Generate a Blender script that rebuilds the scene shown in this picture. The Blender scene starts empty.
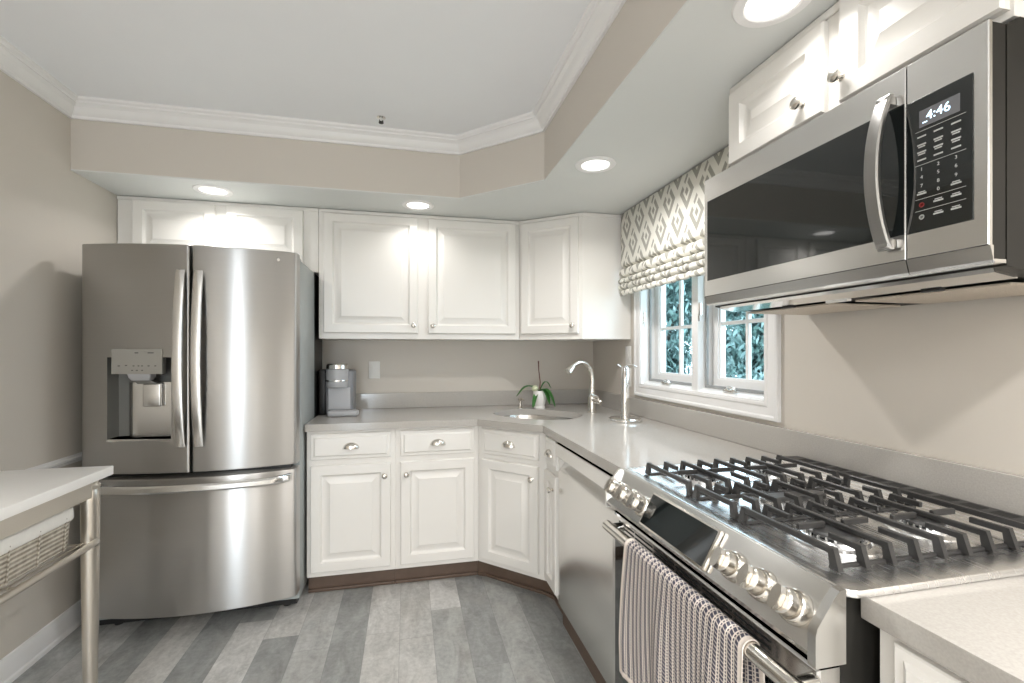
import bpy, bmesh, math, random
from mathutils import Matrix, Vector
random.seed(7)
S = bpy.context.scene
COL = S.collection
pi = math.pi

# ------------------------------------------------------------ camera, sky, lights, exposure
cam_d = bpy.data.cameras.new('camera')
cam_d.sensor_width = 36.0
cam_d.lens = 461.14 / 1024 * 36.0
cam_d.shift_y = (351.5 - 341.5) / 1024
cam_d.clip_start = 0.02
cam = bpy.data.objects.new('camera', cam_d)
COL.objects.link(cam)
cam.location = (0, 0, 1.2961)
cam.rotation_euler = (pi / 2, 0, -math.radians(12.7855))
S.camera = cam

S.view_settings.view_transform = 'Standard'
S.view_settings.look = 'None'
S.view_settings.gamma = 1.0
S.view_settings.use_curve_mapping = False
S.view_settings.exposure = 0.34

world = bpy.data.worlds.new('daylight')
S.world = world
world.use_nodes = True
wn = world.node_tree
wn.nodes['Background'].inputs[0].default_value = (0.62, 0.78, 0.92, 1)
wn.nodes['Background'].inputs[1].default_value = 5.2

LIGHT_SPOTS = [(-0.99, 2.70, 2.7, 150), (0.06, 2.71, 1.3, 140), (0.828, 1.946, 7.5, 160), (0.858, 0.941, 1.1, 140),
               (0.858, -0.15, 14, 155), (0.828, -1.25, 30, 160), (-0.2, -1.65, 34, 160), (-1.1, -1.65, 28, 160)]  # last four are unseen, added behind the camera to light the room
def area(name, loc, rot, size, size_y, power, col, shape='RECTANGLE'):
    l = bpy.data.lights.new(name, 'AREA')
    l.shape = shape; l.size = size
    if shape == 'RECTANGLE': l.size_y = size_y
    l.energy = power; l.color = col
    o = bpy.data.objects.new(name, l); COL.objects.link(o)
    o.location = loc; o.rotation_euler = rot
    return o
# soft fill light added in an unseen rear opening; also streaks the steel
area('added_rear_fill', (-0.85, -2.98, 1.15), (pi / 2, 0, 0), 0.42, 2.1, 18, (0.90, 0.95, 1.0))

# ------------------------------------------------------------ helpers
def tag(o, label=None, cat=None, group=None, kind=None):
    if label: o['label'] = label
    if cat: o['category'] = cat
    if group: o['group'] = group
    if kind: o['kind'] = kind
    return o

def thing(name, label, cat, loc=(0, 0, 0), rz=0, group=None):
    o = bpy.data.objects.new(name, None)
    o.empty_display_size = 0.1
    COL.objects.link(o)
    o.location = loc; o.rotation_euler = (0, 0, rz)
    return tag(o, label, cat, group)

def obj(name, bm, m, parent=None, ang=35, label=None):
    bmesh.ops.recalc_face_normals(bm, faces=bm.faces)
    me = bpy.data.meshes.new(name)
    bm.to_mesh(me); bm.free()
    for p in me.polygons: p.use_smooth = True
    me.set_sharp_from_angle(angle=math.radians(ang))
    me.materials.append(m)
    o = bpy.data.objects.new(name, me)
    COL.objects.link(o)
    if parent: o.parent = parent
    if label: o['label'] = label
    return o

def struct(name, bm, m, parent=None, ang=35):
    o = obj(name, bm, m, parent, ang)
    if not parent: o['kind'] = 'structure'
    return o

def dup(root, loc, rz, label):
    r = root.copy(); COL.objects.link(r); r.location = loc; r.rotation_euler = (0, 0, rz)
    r['label'] = label
    for ch in list(root.children):
        c = ch.copy(); COL.objects.link(c); c.parent = r
        for g in ch.children:
            d = g.copy(); COL.objects.link(d); d.parent = c
    return r

def new(): return bmesh.new()

def box(bm, x0, x1, y0, y1, z0, z1, bev=0.0, seg=2, M=None):
    vs = [bm.verts.new((x, y, z)) for x in (x0, x1) for y in (y0, y1) for z in (z0, z1)]
    q = [(0, 1, 3, 2), (4, 6, 7, 5), (0, 4, 5, 1), (2, 3, 7, 6), (0, 2, 6, 4), (1, 5, 7, 3)]
    fs = [bm.faces.new([vs[i] for i in f]) for f in q]
    if bev > 0:
        es = list({e for f in fs for e in f.edges})
        r = bmesh.ops.bevel(bm, geom=es, offset=bev, segments=seg, profile=0.5, affect='EDGES')
        vs = list({v for f in r['faces'] for v in f.verts} | {v for v in vs if v.is_valid})
    if M is not None: bmesh.ops.transform(bm, matrix=M, verts=vs)
    return vs

def prism(bm, pts, a0, a1, axis='z', M=None):
    """polygon pts (2D) extruded along axis. z: (x,y); x: (y,z); y: (x,z)"""
    def mk(p, a):
        return {'z': (p[0], p[1], a), 'x': (a, p[0], p[1]), 'y': (p[0], a, p[1])}[axis]
    A = [bm.verts.new(mk(p, a0)) for p in pts]; B = [bm.verts.new(mk(p, a1)) for p in pts]
    bm.faces.new(A); bm.faces.new(list(reversed(B)))
    n = len(pts)
    for i in range(n): bm.faces.new([A[i], B[i], B[(i + 1) % n], A[(i + 1) % n]])
    if M is not None: bmesh.ops.transform(bm, matrix=M, verts=A + B)
    return A + B

def frame_of(d):
    d = Vector(d).normalized()
    u = Vector((0, 0, 1)) if abs(d.z) < 0.9 else Vector((1, 0, 0))
    a = d.cross(u).normalized(); b = d.cross(a).normalized()
    return a, b

def tube(bm, pts, r, n=12, cap=True, flat=1.0):
    """tube along points; r number or list; flat scales second axis"""
    pts = [Vector(p) for p in pts]; rings = []
    rr = r if isinstance(r, (list, tuple)) else [r] * len(pts)
    a = None
    for i, p in enumerate(pts):
        d = (pts[min(i + 1, len(pts) - 1)] - pts[max(i - 1, 0)]).normalized()
        if a is None: a, b = frame_of(d)
        else:
            a = (a - d * a.dot(d)).normalized(); b = d.cross(a).normalized()
        rings.append([bm.verts.new(p + a * math.cos(t) * rr[i] + b * math.sin(t) * rr[i] * flat)
                      for t in [2 * pi * k / n for k in range(n)]])
    for A, B in zip(rings, rings[1:]):
        for k in range(n): bm.faces.new([A[k], A[(k + 1) % n], B[(k + 1) % n], B[k]])
    if cap:
        bm.faces.new(list(reversed(rings[0]))); bm.faces.new(rings[-1])
    return [v for R in rings for v in R]

def lathe(bm, prof, n=28, M=None, sx=1.0, cap=True):
    """prof list of (r,z) spun around z"""
    rings = []
    allv = []
    for r, z in prof:
        if r < 1e-6: R = [bm.verts.new((0, 0, z))]
        else: R = [bm.verts.new((r * sx * math.cos(2 * pi * k / n), r * math.sin(2 * pi * k / n), z)) for k in range(n)]
        rings.append(R); allv += R
    for A, B in zip(rings, rings[1:]):
        for k in range(n):
            k2 = (k + 1) % n
            if len(A) == 1 and len(B) == 1: continue
            if len(A) == 1: bm.faces.new([A[0], B[k], B[k2]])
            elif len(B) == 1: bm.faces.new([A[k], A[k2], B[0]])
            else: bm.faces.new([A[k], A[k2], B[k2], B[k]])
    for R in (rings[0], rings[-1]):
        if cap and len(R) > 2: bm.faces.new(R)
    if M is not None: bmesh.ops.transform(bm, matrix=M, verts=allv)
    return allv

def nested(bm, w, h, prof, x0=0, z0=0, yb=0):
    """raised panel in the XZ plane facing -y. prof: (inset, height towards -y)"""
    rings = []
    for ins, t in prof:
        rings.append([bm.verts.new(p) for p in ((x0 + ins, yb - t, z0 + ins), (x0 + w - ins, yb - t, z0 + ins),
                                                (x0 + w - ins, yb - t, z0 + h - ins), (x0 + ins, yb - t, z0 + h - ins))])
    for A, B in zip(rings, rings[1:]):
        for k in range(4): bm.faces.new([A[k], A[(k + 1) % 4], B[(k + 1) % 4], B[k]])
    bm.faces.new(rings[-1]); bm.faces.new(list(reversed(rings[0])))

def T(x, y, z): return Matrix.Translation((x, y, z))
def R(a, ax): return Matrix.Rotation(a, 4, ax)

# ------------------------------------------------------------ materials
class NT:
    def __init__(s, name):
        s.m = bpy.data.materials.new(name); s.m.use_nodes = True
        s.t = s.m.node_tree; s.b = s.t.nodes['Principled BSDF']
    def n(s, typ, **kw):
        nd = s.t.nodes.new(typ)
        for k, v in kw.items():
            if k == 'ins':
                for i, x in v.items():
                    if isinstance(x, bpy.types.NodeSocket): s.t.links.new(x, nd.inputs[i])
                    else: nd.inputs[i].default_value = x
            else: setattr(nd, k, v)
        return nd
    def math(s, op, a, b=0.0, c=0.0):
        return s.n('ShaderNodeMath', operation=op, ins={0: a, 1: b, 2: c}).outputs[0]
    def link(s, a, b): s.t.links.new(a, s.b.inputs[b] if isinstance(b, str) else b)
    def coord(s, which='Object'): return s.n('ShaderNodeTexCoord').outputs[which]
    def mix(s, f, a, b):
        nd = s.n('ShaderNodeMix', data_type='RGBA')
        for i, x in ((0, f), (6, a), (7, b)):
            if isinstance(x, bpy.types.NodeSocket): s.t.links.new(x, nd.inputs[i])
            else: nd.inputs[i].default_value = x if i == 0 else (*x, 1)
        return nd.outputs[2]
    def noise(s, scale, vec=None, detail=3, rough=0.5):
        nd = s.n('ShaderNodeTexNoise', ins={'Scale': scale, 'Detail': detail, 'Roughness': rough})
        if vec is not None: s.t.links.new(vec, nd.inputs['Vector'])
        return nd.outputs['Fac']
    def bump(s, h, strength=0.1, dist=0.002):
        nd = s.n('ShaderNodeBump', ins={'Strength': strength, 'Distance': dist, 'Height': h})
        s.link(nd.outputs[0], 'Normal')

def simple(name, col, rough=0.5, metal=0.0, bump=None, var=0.0, vs=8, coat=0.0, spec=0.5):
    k = NT(name)
    k.b.inputs['Base Color'].default_value = (*col, 1)
    k.b.inputs['Roughness'].default_value = rough
    k.b.inputs['Metallic'].default_value = metal
    k.b.inputs['Coat Weight'].default_value = coat
    k.b.inputs['Specular IOR Level'].default_value = spec
    co = k.coord()
    if var:
        f = k.noise(vs, co)
        k.link(k.mix(f, tuple(c * (1 - var) for c in col), tuple(min(1, c * (1 + var)) for c in col)), 'Base Color')
    if bump: k.bump(k.noise(bump[0], co), bump[1], bump[2])
    return k.m

WALLC = (0.61, 0.565, 0.505)
m_wall = simple('taupe_wall_paint', WALLC, 0.6, bump=(180, 0.08, 0.002), var=0.015, vs=3)
m_ceil = simple('white_ceiling_paint', (0.85, 0.86, 0.875), 0.7, bump=(150, 0.06, 0.002), var=0.01)
m_trim = simple('white_gloss_trim', (0.82, 0.81, 0.80), 0.3, var=0.01)
m_cab = simple('cream_cabinet_paint', (0.80, 0.775, 0.735), 0.30, bump=(60, 0.03, 0.002), var=0.015, vs=5)
m_cabin = simple('cabinet_underside', (0.68, 0.62, 0.54), 0.5, var=0.03)
m_toe = simple('brown_toe_board', (0.12, 0.08, 0.058), 0.45, var=0.2, vs=20)
m_black = simple('black_plastic', (0.012, 0.012, 0.012), 0.4, var=0.1)
m_darkside = simple('black_enamel_side', (0.015, 0.014, 0.012), 0.45, var=0.15, spec=0.25)
m_blackglass = simple('black_glass', (0.008, 0.010, 0.010), 0.04, var=0.1, coat=0.5)
m_iron = simple('cast_iron', (0.03, 0.029, 0.028), 0.38, bump=(300, 0.2, 0.001), var=0.15)
m_chrome = simple('polished_chrome', (0.86, 0.85, 0.83), 0.1, 1.0, var=0.02)
m_nickel = simple('satin_nickel', (0.74, 0.71, 0.66), 0.22, 1.0, var=0.03)
m_fridgeside = simple('grey_fridge_side', (0.36, 0.385, 0.38), 0.38, bump=(400, 0.1, 0.001), var=0.03)
m_grey = simple('grey_plastic', (0.22, 0.225, 0.24), 0.38, var=0.05)
m_ltgrey = simple('light_grey_plastic', (0.40, 0.40, 0.41), 0.35, var=0.05)
m_white = simple('white_plastic', (0.80, 0.79, 0.76), 0.35, var=0.02)
m_pot = simple('white_ceramic', (0.84, 0.82, 0.79), 0.15, var=0.02)
m_table = simple('white_laminate', (0.88, 0.86, 0.83), 0.3, var=0.015)
m_liner = simple('white_linen', (0.74, 0.72, 0.68), 0.9, bump=(500, 0.4, 0.001), var=0.05, vs=60)
m_dark = simple('dark_slot', (0.01, 0.01, 0.01), 0.6, var=0.1)
m_gold = simple('burner_cap_steel', (0.10, 0.10, 0.10), 0.35, 0.6, var=0.1)
m_filter = simple('aluminium_mesh_filter', (0.62, 0.55, 0.47), 0.45, 0.7, bump=(900, 0.8, 0.002), var=0.2, vs=300)
m_screen = simple('grey_screen_frame', (0.30, 0.31, 0.31), 0.5, var=0.03)

def steel(name, col=(0.50, 0.49, 0.475), rough=0.33, aniso=1.0, tan=(0, 0, 1), grain=(1.5, 1.5, 350)):
    k = NT(name)
    k.b.inputs['Metallic'].default_value = 1
    k.b.inputs['Anisotropic'].default_value = aniso
    co = k.coord()
    mp = k.n('ShaderNodeMapping', ins={0: co, 3: grain}).outputs[0]
    f = k.noise(1.0, mp, 4, 0.6)
    k.link(k.mix(f, tuple(c * 0.96 for c in col), tuple(c * 1.04 for c in col)), 'Base Color')
    k.link(k.math('MULTIPLY_ADD', f, 0.08, rough - 0.04), 'Roughness')
    cx = k.n('ShaderNodeCombineXYZ', ins={0: tan[0], 1: tan[1], 2: tan[2]}).outputs[0]
    k.link(cx, 'Tangent')
    return k.m
m_steel = steel('brushed_stainless')
m_steel2 = steel('brushed_stainless_range', (0.74, 0.73, 0.71), 0.24, 0.4)
m_steelflat = steel('cooktop_stainless', (0.86, 0.86, 0.86), 0.27, 0.2, (0, 1, 0), (70, 1.5, 1.5))
m_sink = steel('sink_stainless', (0.65, 0.63, 0.60), 0.25, 0.0)
m_tube = simple('satin_tube_metal', (0.60, 0.56, 0.50), 0.32, 1.0, var=0.03)

def quartz():
    k = NT('grey_quartz'); co = k.coord()
    f = k.noise(260, co, 2); g = k.noise(6, co, 3)
    a = k.mix(f, (0.37, 0.345, 0.315), (0.52, 0.495, 0.46))
    k.link(k.mix(k.math('MULTIPLY', g, 0.2), a, (0.47, 0.45, 0.42)), 'Base Color')
    k.b.inputs['Roughness'].default_value = 0.13
    return k.m
m_quartz = quartz()

def floor_mat():
    k = NT('slate_look_plank_floor'); co = k.coord()
    sp = k.n('ShaderNodeSeparateXYZ', ins={0: co}); x, y = sp.outputs[0], sp.outputs[1]
    PW, PL = 0.1497, 1.22
    u = k.math('DIVIDE', k.math('ADD', x, 0.034), PW)
    ix = k.math('FLOOR', u)
    w1 = k.n('ShaderNodeTexWhiteNoise', noise_dimensions='1D', ins={'W': ix}).outputs[0]
    v = k.math('ADD', k.math('DIVIDE', y, PL), k.math('MULTIPLY', w1, 7.3))
    iy = k.math('FLOOR', v)
    cv = k.n('ShaderNodeCombineXYZ', ins={0: ix, 1: iy, 2: 3.7}).outputs[0]
    rnd = k.n('ShaderNodeTexWhiteNoise', noise_dimensions='3D', ins={'Vector': cv}).outputs[0]
    # per-plank shifted coordinates for the stone figure
    off = k.n('ShaderNodeCombineXYZ', ins={0: k.math('MULTIPLY', rnd, 31.0), 1: k.math('MULTIPLY', rnd, 17.0), 2: 0.0}).outputs[0]
    vec = k.n('ShaderNodeVectorMath', operation='ADD', ins={0: co, 1: off}).outputs[0]
    mp = k.n('ShaderNodeMapping', ins={0: vec, 3: (9, 3.2, 1)}).outputs[0]
    n1 = k.n('ShaderNodeTexNoise', ins={'Vector': mp, 'Scale': 1.2, 'Detail': 7, 'Roughness': 0.65, 'Distortion': 1.2}).outputs['Fac']
    n2 = k.noise(45, vec, 4, 0.7)
    n3 = k.noise(3.5, vec, 2)
    base = k.n('ShaderNodeValToRGB', ins={0: rnd})
    cr = base.color_ramp
    cr.elements[0].position = 0.0; cr.elements[0].color = (0.23, 0.235, 0.23, 1)
    cr.elements[1].position = 1.0; cr.elements[1].color = (0.48, 0.48, 0.48, 1)
    for p, c in ((0.3, (0.27, 0.275, 0.265, 1)), (0.5, (0.37, 0.37, 0.36, 1)), (0.75, (0.43, 0.42, 0.40, 1))):
        e = cr.elements.new(p); e.color = c
    t = k.math('ADD', k.math('MULTIPLY', n1, 1.5), k.math('MULTIPLY', n2, 0.9))
    t = k.math('ADD', t, -0.12)
    mul = k.n('ShaderNodeVectorMath', operation='SCALE', ins={0: base.outputs[0], 3: t}).outputs[0]
    warm = k.mix(k.math('MULTIPLY', n3, 0.35), (0, 0, 0), (0.36, 0.30, 0.25))
    c2 = k.n('ShaderNodeMix', data_type='RGBA', blend_type='MIX')
    k.t.links.new(k.math('MULTIPLY', k.math('SUBTRACT', n3, 0.5), 1.2), c2.inputs[0])
    c2.clamp_factor = True
    k.t.links.new(mul, c2.inputs[6]); c2.inputs[7].default_value = (0.33, 0.295, 0.26, 1)
    fx = k.math('FRACT', u); fy = k.math('FRACT', v)
    ex = k.math('MINIMUM', fx, k.math('SUBTRACT', 1.0, fx))
    ey = k.math('MULTIPLY', k.math('MINIMUM', fy, k.math('SUBTRACT', 1.0, fy)), PL / PW)
    seam = k.math('LESS_THAN', k.math('MINIMUM', ex, ey), 0.008)
    k.link(k.mix(k.math('MULTIPLY', seam, 0.45), c2.outputs[2], (0.13, 0.13, 0.125)), 'Base Color')
    k.link(k.math('MULTIPLY_ADD', n2, 0.2, 0.28), 'Roughness')
    k.bump(k.math('SUBTRACT', n2, k.math('MULTIPLY', seam, 0.8)), 0.12, 0.002)
    return k.m
m_floor = floor_mat()

def shade_mat():
    k = NT('trellis_print_fabric'); co = k.coord()
    sp = k.n('ShaderNodeSeparateXYZ', ins={0: k.coord('UV')}); y, z = sp.outputs[0], sp.outputs[1]
    p = k.math('DIVIDE', y, 0.15); q = k.math('DIVIDE', z, 0.235)
    a = k.math('ADD', p, q); b = k.math('SUBTRACT', p, q)
    fa = k.math('SUBTRACT', k.math('FRACT', k.math('ADD', a, 10.1)), 0.5)
    fb = k.math('SUBTRACT', k.math('FRACT', k.math('ADD', b, 10.35)), 0.5)
    aa = k.math('ABSOLUTE', fa); ab = k.math('ABSOLUTE', fb)
    mx = k.math('MAXIMUM', aa, ab)
    core = k.math('LESS_THAN', mx, 0.095)
    ring = k.math('MULTIPLY', k.math('GREATER_THAN', mx, 0.20), k.math('LESS_THAN', mx, 0.37))
    brk = k.math('MULTIPLY', k.math('LESS_THAN', ab, 0.07), k.math('GREATER_THAN', fa, 0.0))
    brk2 = k.math('MULTIPLY', k.math('LESS_THAN', k.math('ABSOLUTE', k.math('SUBTRACT', fa, 0.2)), 0.05), k.math('LESS_THAN', fb, 0.0))
    ring = k.math('MULTIPLY', ring, k.math('SUBTRACT', 1.0, k.math('MAXIMUM', brk, brk2)))
    g = k.math('MAXIMUM', core, ring)
    n = k.noise(700, co)
    cream = k.mix(n, (0.76, 0.74, 0.67), (0.84, 0.82, 0.76)); grey = k.mix(n, (0.34, 0.33, 0.29), (0.42, 0.41, 0.36))
    nd = k.n('ShaderNodeMix', data_type='RGBA')
    for i, s in ((0, g), (6, cream), (7, grey)): k.t.links.new(s, nd.inputs[i])
    k.link(nd.outputs[2], 'Base Color')
    k.b.inputs['Roughness'].default_value = 0.9
    k.bump(n, 0.3, 0.001)
    return k.m
m_shade = shade_mat()

def towel_mat():
    k = NT('striped_woven_towel')
    sp = k.n('ShaderNodeSeparateXYZ', ins={0: k.coord('UV')}); u, v = sp.outputs[0], sp.outputs[1]
    P = 0.0185
    pu = k.math('DIVIDE', u, P); f = k.math('FRACT', pu)
    # wide stripe: slanted navy dashes; narrow stripe: fine dashes; cream cords between
    sl = k.math('FRACT', k.math('ADD', k.math('DIVIDE', v, 0.0085), k.math('MULTIPLY', f, 1.1)))
    wide = k.math('MULTIPLY', k.math('MULTIPLY', k.math('GREATER_THAN', f, 0.06), k.math('LESS_THAN', f, 0.54)), k.math('LESS_THAN', sl, 0.80))
    s2 = k.math('FRACT', k.math('DIVIDE', v, 0.0065))
    nar = k.math('MULTIPLY', k.math('MULTIPLY', k.math('GREATER_THAN', f, 0.68), k.math('LESS_THAN', f, 0.86)), k.math('LESS_THAN', s2, 0.62))
    d = k.math('MAXIMUM', wide, nar)
    edge = k.math('MULTIPLY', k.math('GREATER_THAN', u, 0.012), k.math('LESS_THAN', u, 0.434))
    edge = k.math('MULTIPLY', edge, k.math('GREATER_THAN', v, 0.012))
    d = k.math('MULTIPLY', d, edge)
    n = k.noise(400, k.coord())
    navy = k.mix(n, (0.035, 0.035, 0.055), (0.10, 0.095, 0.13)); cream = k.mix(n, (0.60, 0.52, 0.46), (0.78, 0.72, 0.66))
    nd = k.n('ShaderNodeMix', data_type='RGBA')
    for i, s in ((0, d), (6, cream), (7, navy)): k.t.links.new(s, nd.inputs[i])
    k.link(nd.outputs[2], 'Base Color')
    k.b.inputs['Roughness'].default_value = 0.95
    h = k.math('ADD', k.math('MULTIPLY', d, -0.8), k.math('MULTIPLY', n, 0.5))
    k.bump(h, 0.6, 0.002)
    return k.m
m_towel = towel_mat()

def wicker_mat():
    k = NT('natural_wicker'); co = k.coord()
    sp = k.n('ShaderNodeSeparateXYZ', ins={0: co})
    w = k.math('SINE', k.math('MULTIPLY', sp.outputs[2], 480.0))
    n = k.noise(60, co, 4)
    f = k.math('ADD', k.math('MULTIPLY', w, 0.35), n)
    k.link(k.mix(f, (0.20, 0.17, 0.13), (0.62, 0.57, 0.49)), 'Base Color')
    k.b.inputs['Roughness'].default_value = 0.7
    k.bump(f, 0.6, 0.004)
    return k.m
m_wicker = wicker_mat()

def glass_mat():
    k = NT('window_glass')
    k.b.inputs['Base Color'].default_value = (0.93, 0.98, 0.97, 1)
    k.b.inputs['Roughness'].default_value = 0.0
    k.b.inputs['IOR'].default_value = 1.02
    k.b.inputs['Transmission Weight'].default_value = 1.0
    k.link(k.mix(k.noise(2.0, k.coord()), (0.92, 0.97, 0.97), (0.95, 0.99, 0.99)), 'Base Color')
    return k.m
m_glass = glass_mat()
def leaf_mat(name, a, b, rough=0.45, sc=6):
    k = NT(name)
    k.link(k.mix(k.noise(sc, k.coord(), 3), a, b), 'Base Color')
    k.b.inputs['Roughness'].default_value = rough
    return k.m
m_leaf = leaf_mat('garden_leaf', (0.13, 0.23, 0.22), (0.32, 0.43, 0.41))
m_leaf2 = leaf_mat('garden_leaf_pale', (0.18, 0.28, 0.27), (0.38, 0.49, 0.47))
m_orchid = leaf_mat('orchid_leaf', (0.02, 0.11, 0.02), (0.07, 0.24, 0.05), 0.3, 20)
m_stem = leaf_mat('brown_stem', (0.10, 0.035, 0.03), (0.18, 0.07, 0.05), 0.5, 30)
m_bud = leaf_mat('pale_bud', (0.55, 0.60, 0.38), (0.70, 0.72, 0.52), 0.5, 30)
m_bark = leaf_mat('bark', (0.07, 0.06, 0.05), (0.14, 0.12, 0.10), 0.9, 20)
m_lawn = leaf_mat('lawn', (0.06, 0.15, 0.07), (0.14, 0.26, 0.13), 0.9, 12)

def emit(name, col, strength):
    k = NT(name)
    k.b.inputs['Base Color'].default_value = (*col, 1)
    k.b.inputs['Emission Color'].default_value = (*col, 1)
    k.b.inputs['Emission Strength'].default_value = strength
    return k.m
m_lens = emit('lit_lens', (1.0, 0.98, 0.95), 2.4)
m_digit = emit('blue_white_digits', (0.65, 0.85, 1.0), 1.6)
m_lcd = simple('grey_lcd', (0.16, 0.16, 0.17), 0.2, var=0.04)
m_print = simple('grey_print', (0.45, 0.45, 0.44), 0.5, var=0.05)
m_printdk = simple('dark_print', (0.12, 0.12, 0.12), 0.5, var=0.05)
m_red = simple('red_print', (0.35, 0.04, 0.04), 0.5, var=0.05)

# ------------------------------------------------------------ room
XL, XR, YB, YF = -1.53, 1.355, 3.2256, -3.0
ZS, ZC, ZK = 2.14, 2.46, 2.38
bm = new(); box(bm, XL - 0.15, XR + 0.15, YF - 0.1, YB + 0.15, -0.1, 0); struct('floor', bm, m_floor)
bm = new(); box(bm, XL - 0.15, XR + 0.15, YF - 0.1, YB + 0.15, ZC, ZC + 0.1); struct('ceiling', bm, m_ceil)
bm = new(); box(bm, XL - 0.12, XR + 0.15, YB, YB + 0.12, 0, ZC); struct('wall_back', bm, m_wall)
bm = new(); box(bm, XL - 0.12, XL, YF, YB, 0, ZC); struct('wall_left', bm, m_wall)
# right wall with the window opening
WY0, WY1, WZ0, WZ1 = 1.53, 2.54, 1.085, 2.06
WT = 0.16
bm = new()
box(bm, XR, XR + WT, YF, WY0, 0, ZC); box(bm, XR, XR + WT, WY1, YB, 0, ZC)
box(bm, XR, XR + WT, WY0, WY1, 0, WZ0); box(bm, XR, XR + WT, WY0, WY1, WZ1, ZC)
struct('wall_right', bm, m_wall)
# wall behind the camera; its opening is added to hold the rear fill light
bm = new()
box(bm, XL, -1.08, YF - 0.1, YF, 0, ZC); box(bm, -0.62, XR, YF - 0.1, YF, 0, ZC); box(bm, -1.08, -0.62, YF - 0.1, YF, 2.22, ZC)
struct('wall_front', bm, m_wall)

# dropped soffit: brown-taupe faces, white underside
SX, SY = 0.66, 2.55
sof = [(XL, SY), (0.283, SY), (SX, 2.185), (SX, -1.3), (XL, -1.3), (XL, YF), (XR, YF), (XR, YB), (XL, YB)]
bm = new(); prism(bm, sof, ZS + 0.006, ZC); struct('trim_1', bm, m_wall, ang=20)
bm = new(); prism(bm, sof, ZS, ZS + 0.006); struct('trim_2', bm, simple('grey_white_soffit_paint', (0.68, 0.69, 0.67), 0.6, var=0.01), ang=20)

def sweep(bm, path, prof, closed=False):
    """prof: (out, z) 'out' to the left of travel; path: 2D points, mitred"""
    n = len(path); rings = []
    for i, p in enumerate(path):
        p = Vector(p)
        if closed or 0 < i < n - 1:
            d0 = (p - Vector(path[i - 1])).normalized(); d1 = (Vector(path[(i + 1) % n]) - p).normalized()
        elif i == 0: d0 = d1 = (Vector(path[1]) - p).normalized()
        else: d0 = d1 = (p - Vector(path[i - 1])).normalized()
        n0 = Vector((-d0.y, d0.x)); n1 = Vector((-d1.y, d1.x)); m = (n0 + n1); m = m / (m.length_squared) * 2
        rings.append([bm.verts.new((p.x + m.x * o, p.y + m.y * o, z)) for o, z in prof])
    k = len(prof)
    rng = range(n if closed else n - 1)
    for i in rng:
        A, B = rings[i], rings[(i + 1) % n]
        for j in range(k): bm.faces.new([A[j], A[(j + 1) % k], B[(j + 1) % k], B[j]])
    if not closed: bm.faces.new(rings[0]); bm.faces.new(list(reversed(rings[-1])))

crown = [(0, ZK), (0.012, ZK), (0.014, ZK + 0.012), (0.022, ZK + 0.018), (0.030, ZK + 0.030), (0.036, ZK + 0.045),
         (0.048, ZK + 0.055), (0.054, ZK + 0.056), (0.056, ZK + 0.064), (0.066, ZK + 0.070), (0.068, ZC), (0, ZC)]
tray = [(XL, -1.3), (SX, -1.3), (SX, 2.185), (0.283, SY), (XL, SY)]
bm = new(); sweep(bm, tray, crown, True); struct('trim_3', bm, m_trim, ang=20)
base = [(0, 0), (0.020, 0), (0.020, 0.018), (0.014, 0.024), (0.014, 0.078), (0.009, 0.093), (0.006, 0.104), (0, 0.107)]
bm = new(); sweep(bm, [(XL, YB), (XL, YF)], base); struct('baseboard_left', bm, m_trim)
rail = [(0, 0.775), (0.008, 0.775), (0.010, 0.785), (0.018, 0.791), (0.018, 0.799), (0.008, 0.803), (0.005, 0.812), (0, 0.812)]
bm = new(); sweep(bm, [(XL, YB), (XL, YF)], rail); struct('trim_4', bm, m_trim)

# ------------------------------------------------------------ recessed downlights
t0 = thing('recessed_downlight', 'lit round recessed downlight in the soffit above the left fridge door', 'downlight', (LIGHT_SPOTS[0][0], LIGHT_SPOTS[0][1], ZS))
bm = new(); lathe(bm, [(0.062, -0.004), (0.066, -0.007), (0.088, -0.005), (0.092, -0.0005), (0.062, -0.0005), (0.062, -0.004)], 40, cap=False); obj('trim_ring', bm, m_trim, t0)
bm = new(); lathe(bm, [(0, -0.002), (0.061, -0.002), (0.061, -0.0005), (0, -0.0005)], 40); obj('lens', bm, m_lens, t0)
LL = ['lit round recessed downlight in the soffit above the left fridge door',
      'lit round recessed downlight in front of the double wall cabinet',
      'lit round recessed downlight nearest the patterned window shade',
      'lit round recessed downlight above the microwave, cut by the photo top edge',
      'unseen recessed downlight added behind the viewer above the right counter', 'unseen recessed downlight added far behind the viewer on the right',
      'unseen recessed downlight added far behind the viewer in the middle', 'unseen recessed downlight added far behind the viewer on the left']
roots = [t0] + [dup(t0, (x, y, ZS), 0, LL[i]) for i, (x, y, p, sp) in enumerate(LIGHT_SPOTS) if i]
for i, (x, y, p, sp) in enumerate(LIGHT_SPOTS):
    r = roots[i]
    r['group'] = 'recessed soffit downlights'
    l = bpy.data.lights.new('downlight_lamp', 'AREA')
    l.energy = p * 0.95; l.shape = 'DISK'; l.size = 0.11; l.spread = math.radians(sp); l.color = (1.0, 0.98, 0.955)
    lo = bpy.data.objects.new('downlight_lamp', l); COL.objects.link(lo); lo.parent = r; lo.location = (0, 0, -0.012)

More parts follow.
